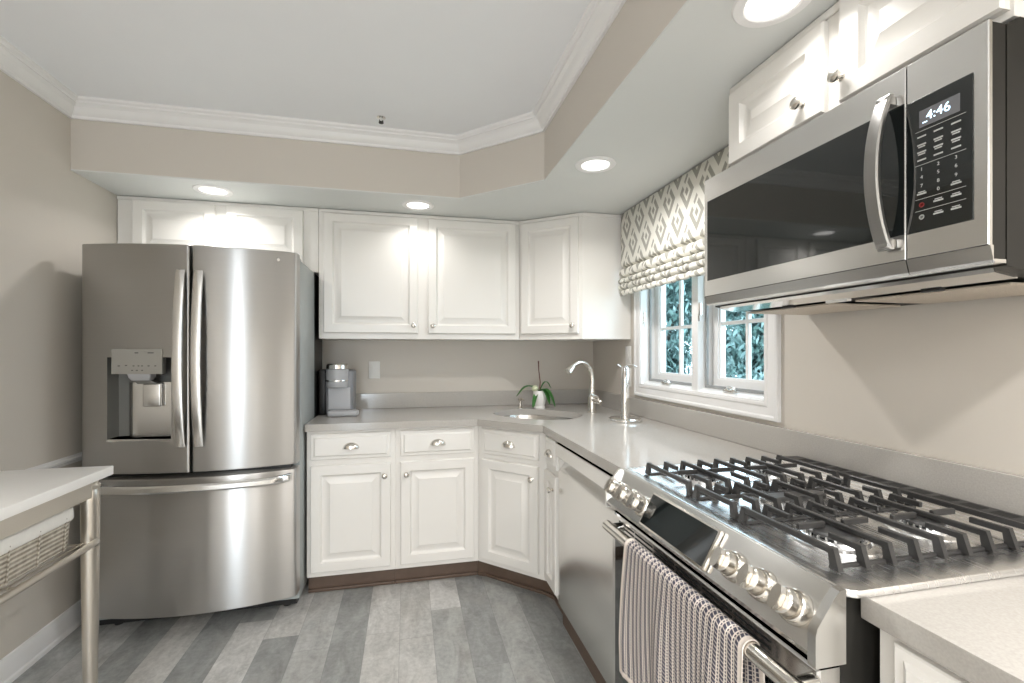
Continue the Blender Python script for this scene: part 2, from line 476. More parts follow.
# unseen flush lamp, added behind the viewer for ambient fill
t = thing('added_fill_lamp', 'unseen round flush fill lamp with a white shade, added behind the viewer', 'ceiling lamp', (-0.80, -0.35, ZC))
bm = new(); lathe(bm, [(0, 0), (0.14, 0), (0.15, -0.01), (0.15, -0.03), (0.13, -0.03), (0, -0.03)], 40); obj('lamp_base', bm, m_trim, t)
bm = new(); lathe(bm, [(0.125, -0.031), (0.122, -0.055), (0.10, -0.085), (0.05, -0.10), (0, -0.103)], 40, cap=False); obj('lamp_shade', bm, emit('fill_lamp_glow', (1.0, 0.96, 0.91), 5.0), t)
l = bpy.data.lights.new('added_fill_lamp_light', 'AREA'); l.shape = 'DISK'; l.size = 0.22; l.energy = 5; l.color = (1.0, 0.98, 0.96)
lo = bpy.data.objects.new('added_fill_lamp_light', l); COL.objects.link(lo); lo.parent = t; lo.location = (0, 0, -0.11)

# sprinkler head
t = thing('sprinkler_head', 'small dark sprinkler head hanging from the white ceiling', 'sprinkler', (-0.127, 2.38, ZC))
bm = new(); lathe(bm, [(0.0, 0), (0.022, 0), (0.022, -0.003), (0.008, -0.006), (0.007, -0.02), (0, -0.02)], 20); obj('escutcheon', bm, m_chrome, t)
bm = new(); tube(bm, [(-0.007, 0, -0.012), (-0.009, 0, -0.020), (0, 0, -0.027)], 0.0025, 8); tube(bm, [(0.007, 0, -0.012), (0.009, 0, -0.020), (0, 0, -0.027)], 0.0025, 8)
lathe(bm, [(0, -0.025), (0.012, -0.025), (0.012, -0.028), (0, -0.028)], 16); obj('deflector', bm, m_dark, t)

# ------------------------------------------------------------ cabinets
DOOR = [(0, 0), (0, 0.013), (0.004, 0.019), (0.050, 0.019), (0.053, 0.014), (0.058, 0.008), (0.063, 0.006), (0.066, 0.006), (0.096, 0.0165), (0.099, 0.0185)]
DOOR_S = [(0, 0), (0, 0.013), (0.004, 0.019), (0.044, 0.019), (0.047, 0.014), (0.051, 0.008), (0.055, 0.006), (0.057, 0.006), (0.077, 0.0165), (0.080, 0.0185)]
DRW = [(0, 0), (0, 0.009), (0.003, 0.012), (0.016, 0.013), (0.024, 0.019), (0.027, 0.019)]
def knob_bm(x, z, y=-0.019):
    bm = new(); lathe(bm, [(0, 0), (0.010, 0), (0.010, 0.002), (0.005, 0.005), (0.0055, 0.012), (0.013, 0.017), (0.0155, 0.022), (0.0145, 0.027), (0.009, 0.031), (0, 0.032)], 24, T(x, y, z) @ R(pi / 2, 'X'))
    return bm
def cup_bm(x, z, y=-0.019):
    bm = new(); W, H, D = 0.040, 0.030, 0.024; n, m = 20, 8; g = []
    for j in range(m + 1):
        e = (pi / 2) * j / m; row = []
        for i in range(n + 1):
            a = pi * i / n
            row.append(bm.verts.new((x - math.cos(a) * W * math.cos(e), y - D * math.sin(e), z + math.sin(a) * H * math.cos(e) - 0.012)))
        g.append(row)
    for j in range(m):
        for i in range(n): bm.faces.new([g[j][i], g[j][i + 1], g[j + 1][i + 1], g[j + 1][i]])
    bmesh.ops.remove_doubles(bm, verts=bm.verts, dist=1e-5)
    r = bmesh.ops.solidify(bm, geom=bm.faces[:], thickness=0.0022)
    box(bm, x - W - 0.004, x + W + 0.004, y - 0.002, y, z - 0.014, z - 0.010)
    return bm
def door(par, x0, x1, z0, z1, kn=None, prof=None):
    w, h = x1 - x0, z1 - z0
    bm = new(); nested(bm, w, h, prof or (DOOR if w > 0.28 else DOOR_S), x0, z0, -0.0005)
    d = obj('door', bm, m_cab, par, 20)
    if kn: obj('knob', knob_bm(*kn), m_nickel, d)
    return d
def drawer(par, x0, x1, z0, z1, cup=True):
    bm = new(); nested(bm, x1 - x0, z1 - z0, DRW, x0, z0, -0.0005)
    d = obj('drawer', bm, m_cab, par, 20)
    if cup: obj('cup_pull', cup_bm((x0 + x1) / 2, (z0 + z1) / 2), m_nickel, d)
    return d
DG = 0.60
def loc45(X, Y): dx, dy = X - 0.397, Y - 2.6127; a = pi / 4; return (dx * math.cos(a) - dy * math.sin(a), dx * math.sin(a) + dy * math.cos(a))
def base_cab(label, loc, rz, w, depth, dx0, dx1, kx, poly=None, toe=True):
    t = thing('base_cabinet', label, 'cabinet', loc, rz, 'base cabinets')
    bm = new()
    if poly:
        n = len(poly); prism(bm, poly, 0.10, 0.118)
        cx = sum(p[0] for p in poly) / n; cy = sum(p[1] for p in poly) / n
        inn = [(cx + (p[0] - cx) * 0.95, cy + (p[1] - cy) * 0.95) for p in poly]
        for i in range(n):
            j = (i + 1) % n; prism(bm, [poly[i], poly[j], inn[j], inn[i]], 0.118, 0.874)
        bmesh.ops.remove_doubles(bm, verts=bm.verts, dist=1e-5)
    else: box(bm, 0, w, 0, depth, 0.10, 0.874, 0.0015, 1)
    obj('body', bm, m_cab, t)
    if toe:
        bm = new()
        if poly: prism(bm, [loc45(0.3975, 2.6627), (0.0207, 0.05), (w - 0.0207, 0.05), loc45(0.7575, 2.3025), (w, 0.20), (0.0, 0.20)], 0, 0.10)
        else: box(bm, 0.0, w, 0.05, 0.062, 0, 0.10)
        obj('toe_board', bm, m_toe, t)
        bm = new(); a, b = (0.0207, w - 0.0207) if poly else (0, w)
        box(bm, a, b, 0.036, 0.05, 0, 0.018, 0.005, 3)
        if poly:
            prism(bm, [loc45(0.3975, 2.6487), (0.0149, 0.036), (0.022, 0.036), (0.022, 0.05), loc45(0.3975, 2.6627)], 0, 0.018)
            prism(bm, [(w - 0.022, 0.036), (w - 0.0149, 0.036), loc45(0.7435, 2.3025), loc45(0.7575, 2.3025), (w - 0.022, 0.05)], 0, 0.018)
        obj('shoe_moulding', bm, m_toe, t)
    drawer(t, dx0, dx1, 0.722, 0.860)
    door(t, dx0, dx1, 0.128, 0.692, (kx, 0.625))
    return t
base_cab('cream base cabinet beside the refrigerator, leftmost of the row', (-0.518, 2.6127, 0), 0, 0.4525, 0.60, 0.020, 0.430, 0.398)
base_cab('cream base cabinet left of the angled sink cabinet, knob at its upper left', (-0.065, 2.6127, 0), 0, 0.4615, 0.60, 0.028, 0.434, 0.060)
c45 = math.cos(pi / 4)
w3 = 0.31 / c45
# pentagon body of the corner unit in its rotated frame
pent = [(0, 0), (w3, 0), loc45(1.345, 2.3037), loc45(1.345, 3.2136), loc45(0.398, 3.2136)]
base_cab('angled cream corner base cabinet below the round sink', (0.397, 2.6127, 0), -pi / 4, w3, 0.6, 0.032, w3 - 0.042, w3 - 0.075, pent)
base_cab('narrow cream base cabinet squeezed between corner cabinet and dishwasher', (0.7075, 2.302, 0), -pi / 2, 0.208, 0.60, 0.020, 0.198, 0.165)
base_cab('cream base cabinet right of the range, mostly outside the photo', (0.722, 0.578, 0), -pi / 2, 0.62, 0.60, 0.03, 0.59, 0.08)

def wall_cab(label, loc, rz, w, depth, z0, z1, poly=None):
    t = thing('wall_cabinet', label, 'cabinet', (loc[0], loc[1], z0), rz, 'wall cabinets')
    bm = new()
    if poly: prism(bm, poly, 0, z1 - z0)
    else: box(bm, 0, w, 0, depth, 0, z1 - z0, 0.001, 1)
    obj('body', bm, m_cab, t)
    bm = new(); box(bm, 0, w, -0.008, -0.0005, z1 - z0 - 0.020, z1 - z0, 0.003, 2); obj('cornice', bm, m_cab, t)
    return t
UZ0, UZ1 = 1.372, 2.137
t = wall_cab('cream wall cabinet above the refrigerator with two short doors', (-1.527, 2.9, 0), 0, 1.017, 0.32, 1.762, UZ1)
door(t, 0.075, 0.476, 0.05, 0.357); door(t, 0.534, 0.936, 0.05, 0.357)
t = wall_cab('wide cream wall cabinet with two tall doors between refrigerator and corner', (-0.508, 2.9, 0), 0, 1.213, 0.32, UZ0, UZ1)
door(t, 0.028, 0.572, 0.035, 0.742, (0.545, 0.082)); door(t, 0.632, 1.188, 0.035, 0.742, (0.660, 0.082))
# corner wall cabinet: diagonal front from (0.707,2.9) to (1.03,2.616)
ax, ay, bx, by = 0.707, 2.9, 1.035, 2.630
ang = math.atan2(by - ay, bx - ax); wd = math.hypot(bx - ax, by - ay)
def locu(X, Y): dx, dy = X - ax, Y - ay; return (dx * math.cos(-ang) - dy * math.sin(-ang), dx * math.sin(-ang) + dy * math.cos(-ang))
t = wall_cab('angled cream corner wall cabinet with one door beside the patterned shade', (ax, ay, 0), ang, wd, 0.3, UZ0, UZ1,
             [(0, 0), (wd, 0), locu(XR - 0.003, by), locu(XR - 0.003, YB - 0.003), locu(ax, YB - 0.003)])
door(t, 0.018, wd - 0.022, 0.035, 0.742, (wd - 0.055, 0.082))
bm = new(); d2 = bmesh
v0 = locu(bx, by); v1 = locu(XR - 0.003, by); v2 = locu(XR - 0.003, by - 0.008); v3 = locu(bx - 0.006, by - 0.008)
prism(bm, [v0, v1, v2, v3], UZ1 - UZ0 - 0.02, UZ1 - UZ0); obj('cornice', bm, m_cab, t)
t = wall_cab('cream wall cabinet above the microwave with two knobbed doors', (1.015, 1.288, 0), -pi / 2, 0.708, 0.335, 1.872, UZ1)
door(t, 0.008, 0.350, 0.014, 0.240, (0.292, 0.062)); door(t, 0.392, 0.702, 0.014, 0.262, (0.402, 0.070))

# ------------------------------------------------------------ countertop with sink cut-out
SC = (0.775, 2.715)
def slab_with_hole(outer, hole, z0, z1):
    bm = new()
    loops = []
    for pts in (outer, hole):
        vs = [bm.verts.new((x, y, z1)) for x, y in pts]
        loops.append([bm.edges.new((vs[i], vs[(i + 1) % len(vs)])) for i in range(len(vs))])
    bmesh.ops.triangle_fill(bm, use_beauty=True, use_dissolve=False, edges=[e for l in loops for e in l])
    r = bmesh.ops.extrude_face_region(bm, geom=bm.faces[:])
    bmesh.ops.translate(bm, vec=(0, 0, z0 - z1), verts=[g for g in r['geom'] if isinstance(g, bmesh.types.BMVert)])
    return bm
def sink_loop(a, b, n=48):
    out = []
    for k in range(n):
        t_ = 2 * pi * k / n; c_, s_ = math.cos(t_), math.sin(t_); e = 2 / 2.6
        u = a * abs(c_) ** e * (1 if c_ > 0 else -1); v = b * abs(s_) ** e * (1 if s_ > 0 else -1)
        out.append((SC[0] + (u - v) * -c45 * -1 * 1.0 if False else SC[0] + u * c45 + v * c45, SC[1] - u * c45 + v * c45))
    return out
out = [(-0.522, 2.583), (0.386, 2.583), (0.683, 2.286), (0.683, 1.348), (1.352, 1.348), (1.352, 3.2226), (-0.522, 3.2226)]
bm = slab_with_hole(out, sink_loop(0.272, 0.205), 0.876, 0.914)
tag(obj('countertop', bm, m_quartz), 'polished grey quartz countertop wrapping the corner around the sink', 'countertop')
bm = new(); box(bm, 0.697, 1.352, -0.10, 0.588, 0.876, 0.914, 0.002, 2)
tag(obj('countertop', bm, m_quartz), 'short grey quartz countertop right of the gas range', 'countertop')
bm = new(); box(bm, -0.522, 1.335, YB - 0.02, YB - 0.001, 0.9145, 1.016, 0.0015, 1)
tag(obj('backsplash', bm, m_quartz), 'low grey stone backsplash strip along the back wall', 'backsplash')
bm = new(); box(bm, XR - 0.02, XR - 0.001, -0.10, YB - 0.021, 0.9145, 1.016, 0.0015, 1)
tag(obj('backsplash', bm, m_quartz), 'low grey stone backsplash strip below the window and behind the range', 'backsplash')

# sink
t = thing('sink', 'round undermount stainless steel sink in the countertop corner', 'sink', (SC[0], SC[1], 0.876))
bm = new(); rings = []
for a, b, z in ((0.31, 0.245, -0.001), (0.276, 0.209, -0.001), (0.273, 0.206, -0.012), (0.262, 0.195, -0.13), (0.215, 0.16, -0.165), (0.06, 0.05, -0.172)):
    rings.append([bm.verts.new((x - SC[0], y - SC[1], z)) for x, y in sink_loop(a, b)])
for A, B in zip(rings, rings[1:]):
    for k in range(48): bm.faces.new([A[k], A[(k + 1) % 48], B[(k + 1) % 48], B[k]])
bm.faces.new(rings[-1]); obj('bowl', bm, m_sink, t, 50)
bm = new(); lathe(bm, [(0, -0.169), (0.042, -0.169), (0.045, -0.1715), (0, -0.1715)], 24); obj('drain', bm, m_chrome, t)

# ------------------------------------------------------------ faucet
t = thing('faucet', 'satin gooseneck kitchen faucet behind the sink', 'faucet', (1.125, 2.70, 0.914))
bm = new(); lathe(bm, [(0, 0), (0.030, 0), (0.030, 0.004), (0.026, 0.008), (0.025, 0.10), (0.021, 0.112), (0, 0.112)], 24); obj('base', bm, m_nickel, t)
dx, dy = -0.94, -0.30
pts = [(0, 0, 0.10), (0.002, 0, 0.20)]
for k in range(15):
    a = pi * k / 14 * 0.70
    pts.append((dx * 0.090 * (1 - math.cos(a)), dy * 0.090 * (1 - math.cos(a)), 0.222 + 0.090 * math.sin(a) * 1.05))
bm = new(); tube(bm, pts, [0.021, 0.0165] + [0.0145] * 15, 16); obj('spout', bm, m_nickel, t)
p = Vector(pts[-1]); q = p + Vector((dx * 0.045, dy * 0.045, -0.042))
bm = new(); tube(bm, [p + Vector((0, 0, 0.004)), p.lerp(q, 0.3), q], [0.015, 0.020, 0.026], 18); obj('spray_head', bm, m_nickel, t)
bm = new(); tube(bm, [(0.0, 0, 0.085), (0.018, -0.03, 0.080), (0.038, -0.055, 0.066)], [0.022, 0.023, 0.018], 16)
tube(bm, [(0.030, -0.045, 0.080), (0.015, -0.05, 0.105), (-0.028, -0.05, 0.120)], [0.008, 0.008, 0.006], 10); obj('lever_handle', bm, m_nickel, t)
# paper towel stand
t = thing('paper_towel_holder', 'empty chrome paper towel stand on the counter by the window', 'paper towel holder', (1.172, 2.345, 0.914))
bm = new(); lathe(bm, [(0, 0), (0.086, 0), (0.090, 0.004), (0.090, 0.012), (0.084, 0.018), (0.03, 0.020), (0, 0.020)], 40); obj('base', bm, m_chrome, t)
bm = new(); lathe(bm, [(0, 0.018), (0.026, 0.018), (0.023, 0.10), (0.021, 0.285), (0.016, 0.298), (0, 0.300)], 24); obj('post', bm, m_chrome, t)
bm = new(); tube(bm, [(-0.045, 0.0, 0.312), (-0.030, 0.0, 0.300), (-0.012, 0, 0.292), (0.006, 0, 0.304), (0.024, -0.01, 0.310), (0.042, -0.02, 0.306), (0.056, -0.026, 0.296)], 0.004, 10); obj('tension_arm', bm, m_chrome, t)

# soap dispenser nub
t = thing('soap_dispenser', 'small chrome soap pump behind the sink left of the orchid', 'soap dispenser', (0.745, 3.03, 0.914))
bm = new(); lathe(bm, [(0, 0), (0.020, 0), (0.020, 0.004), (0.011, 0.010), (0.009, 0.045), (0.015, 0.050), (0.016, 0.064), (0.008, 0.070), (0, 0.071)], 20); obj('pump', bm, m_nickel, t)
bm = new(); tube(bm, [(0, 0, 0.060), (0.012, -0.035, 0.062), (0.014, -0.045, 0.054)], 0.0045, 8); obj('nozzle', bm, m_nickel, t)

# orchid
t = thing('potted_orchid', 'green leaved orchid in a white pot behind the sink', 'plant', (0.872, 3.0, 0.914))
bm = new(); lathe(bm, [(0, 0), (0.036, 0), (0.038, 0.006), (0.034, 0.016), (0.042, 0.045), (0.047, 0.085), (0.044, 0.118), (0.038, 0.118), (0.038, 0.095), (0, 0.095)], 32); obj('pot', bm, m_pot, t)
def leaf(bm, pts, w):
    rows = []
    n = len(pts)
    for i, p_ in enumerate(pts):
        p_ = Vector(p_); d = (Vector(pts[min(i + 1, n - 1)]) - Vector(pts[max(i - 1, 0)])).normalized()
        s_ = d.cross(Vector((0, 0, 1)));
        if s_.length < 1e-3: s_ = Vector((1, 0, 0))
        s_.normalize(); up = s_.cross(d).normalized()
        ww = w * (math.sin(pi * min(1, (i + 0.6) / (n - 0.2))) ** 0.6) if i < n - 1 else 0.002
        rows.append([bm.verts.new(p_ + s_ * ww * k + up * abs(k) * ww * 0.35) for k in (-1, -0.5, 0, 0.5, 1)])
    for A, B in zip(rows, rows[1:]):
        for k in range(4): bm.faces.new([A[k], A[k + 1], B[k + 1], B[k]])
def arc(dirx, diry, L, up, down, n=8):
    o = []
    for i in range(n + 1):
        s_ = i / n
        o.append((dirx * L * s_, diry * L * s_, max(0.012, 0.11 + up * math.sin(pi * min(s_ * 1.1, 1) * 0.75) - down * s_ ** 2.2)))
    return o
for (a, b, L, up, dn, w) in ((-1, -0.1, 0.165, 0.055, 0.065, 0.020), (0.75, -0.65, 0.115, 0.035, 0.125, 0.026), (-0.75, -0.65, 0.085, 0.01, 0.13, 0.017),
                             (0.85, 0.1, 0.10, 0.075, 0.03, 0.012), (0.55, -0.8, 0.09, 0.03, 0.10, 0.024)):
    bm = new(); leaf(bm, arc(a, b, L, up, dn), w); o = obj('leaf', bm, m_orchid, t, 60)
    sm = o.modifiers.new('thick', 'SOLIDIFY'); sm.thickness = 0.0015
bm = new(); tube(bm, [(0, 0, 0.095), (0.004, 0, 0.18), (-0.006, 0, 0.26), (-0.008, 0, 0.318)], [0.004, 0.0035, 0.0035, 0.005], 8); obj('flower_stem', bm, m_stem, t)
bm = new(); lathe(bm, [(0, 0), (0.018, 0.008), (0.024, 0.022), (0.016, 0.038), (0, 0.044)], 14, T(-0.030, -0.02, 0.115) @ R(-0.4, 'Y')); obj('bud', bm, m_bud, t)

# ------------------------------------------------------------ coffee maker
t = thing('coffee_maker', 'slim grey pod coffee maker on the counter beside the refrigerator', 'coffee maker', (-0.41, 2.93, 0.914))
bm = new(); box(bm, -0.069, 0.090, 0.0, 0.19, 0.0, 0.27, 0.02, 4); obj('body', bm, m_grey, t)
bm = new(); box(bm, -0.112, -0.070, 0.03, 0.17, 0.0, 0.272, 0.006, 3); obj('water_tank', bm, m_black, t)
bm = new(); lathe(bm, [(0, 0.165), (0.055, 0.165), (0.062, 0.172), (0.064, 0.275), (0, 0.275)], 36, T(0.0, 0.01, 0)); obj('brew_head', bm, m_ltgrey, t)
bm = new(); lathe(bm, [(0, 0.275), (0.060, 0.275), (0.064, 0.280), (0.062, 0.302), (0.054, 0.310), (0, 0.311)], 36, T(0.0, 0.01, 0)); obj('lid', bm, m_nickel, t)
bm = new(); lathe(bm, [(0.067, 0.208), (0.0665, 0.212), (0.0645, 0.212), (0.0645, 0.204), (0.0665, 0.204), (0.067, 0.208)], 36, cap=False, M=T(0.0, 0.01, 0)); obj('chrome_band', bm, m_chrome, t)
bm = new(); box(bm, -0.045, 0.125, -0.085, 0.0, 0.0, 0.034, 0.012, 4); obj('drip_tray', bm, m_ltgrey, t)
bm = new(); box(bm, -0.050, 0.075, -0.004, 0.002, 0.034, 0.165, 0.002, 1); obj('cup_recess', bm, m_ltgrey, t)

# outlets
def outlet(label, loc, rz):
    t = thing('wall_outlet', label, 'outlet', loc, rz)
    bm = new(); box(bm, -0.036, 0.036, -0.006, 0, -0.058, 0.058, 0.003, 2); obj('cover_plate', bm, m_white, t)
    for z in (-0.021, 0.021):
        bm = new(); box(bm, -0.016, 0.016, -0.0085, -0.006, z - 0.016, z + 0.016, 0.004, 2); s_ = obj('socket', bm, m_white, t)
        bm = new(); box(bm, -0.007, -0.005, -0.0092, -0.0085, z - 0.005, z + 0.005); box(bm, 0.005, 0.007, -0.0092, -0.0085, z - 0.004, z + 0.004); obj('slot', bm, m_dark, s_)
    return t
t = thing('light_switch', 'white rocker switch plate on the back wall above the coffee maker', 'switch', (-0.216, YB, 1.172))
bm = new(); box(bm, -0.036, 0.036, -0.006, 0, -0.058, 0.058, 0.003, 2); obj('cover_plate', bm, m_white, t)
bm = new(); box(bm, -0.017, 0.017, -0.009, -0.006, -0.034, 0.034, 0.002, 2); obj('rocker', bm, m_white, t)
outlet('white duplex outlet on the side wall next to the window frame', (XR, 2.66, 1.135), -pi / 2)
t = thing('light_switch', 'white switch plate on the side wall just under the corner wall cabinet', 'switch', (XR, 2.66, 1.272), -pi / 2)
bm = new(); box(bm, -0.036, 0.036, -0.006, 0, -0.058, 0.058, 0.003, 2); obj('cover_plate', bm, m_white, t)
bm = new(); box(bm, -0.017, 0.017, -0.009, -0.006, -0.034, 0.034, 0.002, 2); obj('rocker', bm, m_white, t)
# ------------------------------------------------------------ things built in room coordinates
def objw(name, bm, m, parent, ang=35, label=None):
    L = Vector((0, 0, 0)); p = parent
    while p: L += p.location; p = p.parent
    bmesh.ops.translate(bm, vec=-L, verts=bm.verts)
    return obj(name, bm, m, parent, ang, label)

def rrect(x0, x1, y0, y1, r, z, n=5):
    o = []
    for cx, cy, a0 in ((x1 - r, y1 - r, 0), (x0 + r, y1 - r, pi / 2), (x0 + r, y0 + r, pi), (x1 - r, y0 + r, 1.5 * pi)):
        for k in range(n + 1):
            a = a0 + pi / 2 * k / n; o.append((cx + r * math.cos(a), cy + r * math.sin(a), z))
    return o
def loft(bm, loops, cap0=True, cap1=True, closed=True):
    rs = [[bm.verts.new(p) for p in l] for l in loops]
    for A, B in zip(rs, rs[1:]):
        n = len(A)
        for k in range(n if closed else n - 1): bm.faces.new([A[k], A[(k + 1) % n], B[(k + 1) % n], B[k]])
    if cap0: bm.faces.new(rs[0])
    if cap1: bm.faces.new(list(reversed(rs[-1])))
    return rs

# ------------------------------------------------------------ refrigerator
FX0, FX1, FXC = -1.424, -0.527, -0.953
def fy(x): return 2.350 + 0.078 * ((x - FXC) / 0.44) ** 2
fr = thing('refrigerator', 'stainless french door refrigerator with water dispenser and bottom freezer drawer', 'refrigerator', (-0.968, 2.85, 0))
def bowed(x0, x1, z0, z1, hole=None, back=2.495, r=0.010):
    bm = new()
    xs = [x0, x0 + r * 0.3, x0 + r * 0.65, x0 + r] + [x0 + (x1 - x0) * k / 24 for k in range(1, 24)] + [x1 - r, x1 - r * 0.65, x1 - r * 0.3, x1]
    zs = [z0, z0 + 0.003, z0 + 0.008, z1 - 0.008, z1 - 0.003, z1]
    if hole:
        xs = sorted(set([x for x in xs if min(abs(x - hole[0]), abs(x - hole[1])) > 0.004] + [hole[0], hole[1]])); zs = sorted(zs + [hole[2], hole[3]])
    def Y(x, z):
        y = fy(x); d = min(x - x0, x1 - x)
        if d < r: y += r - math.sqrt(max(0, r * r - (r - d) ** 2))
        dz = min(z - z0, z1 - z)
        if dz < 0.008: y += 0.008 - math.sqrt(max(0, 0.008 ** 2 - (0.008 - dz) ** 2))
        return y
    g = {(i, j): bm.verts.new((x, Y(x, z), z)) for i, x in enumerate(xs) for j, z in enumerate(zs)}
    for i in range(len(xs) - 1):
        for j in range(len(zs) - 1):
            if hole and hole[0] - 1e-6 <= xs[i] < hole[1] - 1e-6 and hole[2] - 1e-6 <= zs[j] < hole[3] - 1e-6: continue
            bm.faces.new([g[i, j], g[i + 1, j], g[i + 1, j + 1], g[i, j + 1]])
    bmesh.ops.delete(bm, geom=[v for v in bm.verts if not v.link_faces], context='VERTS')
    be = [e for e in bm.edges if len(e.link_faces) == 1]
    r_ = bmesh.ops.extrude_edge_only(bm, edges=be)
    for v in [q for q in r_['geom'] if isinstance(q, bmesh.types.BMVert)]: v.co.y = back
    return bm
HOLE = (-1.303, -1.032, 0.897, 1.270)
fbody = new(); box(fbody, FX0 + 0.004, FX1 - 0.003, 2.505, 2.885, 0.05, 1.758, 0.004, 2); objw('cabinet_body', fbody, m_fridgeside, fr)
b = new(); box(b, FX0 + 0.006, FX1 - 0.004, 2.885, 3.15, 0.02, 1.755, 0.002, 1); objw('rear_panel', b, m_black, fr)
b = new(); box(b, FX0 + 0.02, FX1 - 0.02, 2.53, 2.88, 0.015, 0.095); objw('base_grille', b, m_black, fr)
for x in (-1.34, -0.60):
    b = new(); lathe(b, [(0, 0), (0.018, 0), (0.018, 0.012), (0.012, 0.015), (0, 0.015)], 16, T(x, 2.56, 0)); objw('foot', b, m_black, fr)
dl = objw('door', bowed(FX0, FXC - 0.004, 0.749, 1.779, HOLE), m_steel, fr)
dr = objw('door', bowed(FXC + 0.004, FX1, 0.749, 1.779), m_steel, fr)
dw = objw('freezer_drawer', bowed(FX0, FX1, 0.103, 0.727), m_steel, fr)
b = new(); box(b, FX0 + 0.03, FX1 - 0.03, 2.44, 2.50, 0.727, 0.749); box(b, FXC - 0.004, FXC + 0.004, 2.40, 2.50, 0.75, 1.77); objw('door_gasket', b, m_black, fr)
b = new(); box(b, -1.20, -0.93, 2.50, 2.60, 1.759, 1.783, 0.006, 2); objw('wiring_cover', b, m_ltgrey, fr)
b = new(); box(b, FX1 - 0.09, FX1 - 0.01, 2.50, 2.58, 1.759, 1.775, 0.004, 2); objw('hinge_cover', b, m_ltgrey, fr)
def vhandle(xc):
    b = new(); loops = []
    N = 28; z0, z1 = 0.868, 1.662
    for i in range(N + 1):
        s_ = i / N; z = z0 + (z1 - z0) * s_
        bow = 0.036 * math.sin(pi * s_) ** 0.7
        y = 2.338 - bow
        loops.append([(xc - 0.020, y + 0.004, z), (xc - 0.018, y, z), (xc - 0.014, y - 0.0015, z), (xc + 0.014, y - 0.0015, z), (xc + 0.018, y, z), (xc + 0.020, y + 0.004, z), (xc + 0.016, y + 0.012, z), (xc - 0.016, y + 0.012, z)])
    loft(b, loops)
    for z in (0.90, 1.63): box(b, xc - 0.010, xc + 0.010, 2.335, 2.362, z - 0.025, z + 0.025, 0.003, 2)
    return b
objw('handle', vhandle(FXC - 0.036), m_steel2, dl); objw('handle', vhandle(FXC + 0.036), m_steel2, dr)
b = new(); loops = []
for i in range(33):
    s_ = i / 32; x = -1.365 + 0.82 * s_; e = min(s_, 1 - s_) * 32
    y = fy(x) - 0.052 + (0.05 * (1 - min(1, e / 2.5)) ** 2); z = 0.690
    loops.append([(x, y + 0.016, z - 0.014), (x, y, z - 0.016), (x, y - 0.006, z - 0.008), (x, y - 0.006, z + 0.010), (x, y, z + 0.018), (x, y + 0.016, z + 0.018)])
loft(b, loops)
for x in (-1.33, -0.58): box(b, x - 0.03, x + 0.03, fy(x) - 0.040, fy(x) + 0.004, 0.681, 0.704, 0.003, 2)
objw('handle', b, m_steel2, dw)
# dispenser
hx0, hx1, hz0, hz1 = HOLE
b = new()
def quad(b, *p): b.faces.new([b.verts.new(q) for q in p])
yb = 2.478
quad(b, (hx0, fy(hx0) + .001, hz0), (hx0, fy(hx0) + .001, hz1), (hx0 + .004, yb, hz1), (hx0 + .004, yb, hz0))
quad(b, (hx1, fy(hx1) + .001, hz0), (hx1, fy(hx1) + .001, hz1), (hx1 - .004, yb, hz1), (hx1 - .004, yb, hz0))
quad(b, (hx0, fy(hx0) + .001, hz1), (hx1, fy(hx1) + .001, hz1), (hx1, yb, hz1), (hx0, yb, hz1))
quad(b, (hx0, yb, hz0), (hx1, yb, hz0), (hx1, yb, hz1), (hx0, yb, hz1))
m_recess = simple('dark_grey_recess', (0.20, 0.20, 0.19), 0.35, 0.3, var=0.05)
objw('dispenser_recess', b, m_recess, dl)
b = new(); prism(b, [(hx0, fy(hx0) - 0.004), (hx1, fy(hx1) - 0.004), (hx1, yb), (hx0, yb)], hz0 - 0.004, hz0 + 0.008); objw('drip_ledge', b, m_steel2, dl)
b = new(); loops = []
for i in range(13):
    a = -0.2 + 1.9 * i / 12; x = -1.200 + 0.075 * (1 - math.cos(min(a + 0.2, 1.57))) ; y = 2.470 - 0.045 * math.sin(min(a + 0.2, 1.57))
    loops.append((x, y))
pts2 = [(-1.252, 2.474)] + [(-1.252 + 0.05 * (1 - math.cos(k * pi / 16)), 2.474 - 0.042 * math.sin(k * pi / 16)) for k in range(1, 9)] + [(-1.036, 2.430), (-1.036, 2.474)]
prism(b, pts2, hz0 + 0.008, 1.155); objw('splash_plate', b, m_steel2, dl, 50)
b = new(); yy = fy(-1.17) - 0.006
prism(b, [(-1.280, fy(-1.280) - 0.006), (-1.066, fy(-1.066) - 0.006), (-1.066, fy(-1.066) + 0.03), (-1.280, fy(-1.280) + 0.03)], 1.196, 1.307)
dp = objw('display_panel', b, simple('satin_grey_panel', (0.40, 0.39, 0.36), 0.35, 0.5, var=0.03), dl)
b = new()
def onp(x): return fy(x) - 0.0052 + 0.0
for x, z, w in ((-1.247, 1.232, 0.012), (-1.217, 1.234, 0.010), (-1.186, 1.232, 0.008), (-1.165, 1.232, 0.008), (-1.150, 1.232, 0.008), (-1.122, 1.232, 0.010), (-1.094, 1.232, 0.008), (-1.170, 1.290, 0.022), (-1.105, 1.290, 0.040),
                (-1.192, 1.212, 0.007), (-1.172, 1.212, 0.009), (-1.150, 1.212, 0.007)):
    t_ = (x + 1.280) / 0.214; y = (fy(-1.280) - 0.006) * (1 - t_) + (fy(-1.066) - 0.006) * t_
    b = new(); box(b, x - w / 2, x + w / 2, y - 0.0006, y + 0.0004, z - 0.0022, z + 0.0022)
    objw('panel_icon', b, m_printdk, dp)
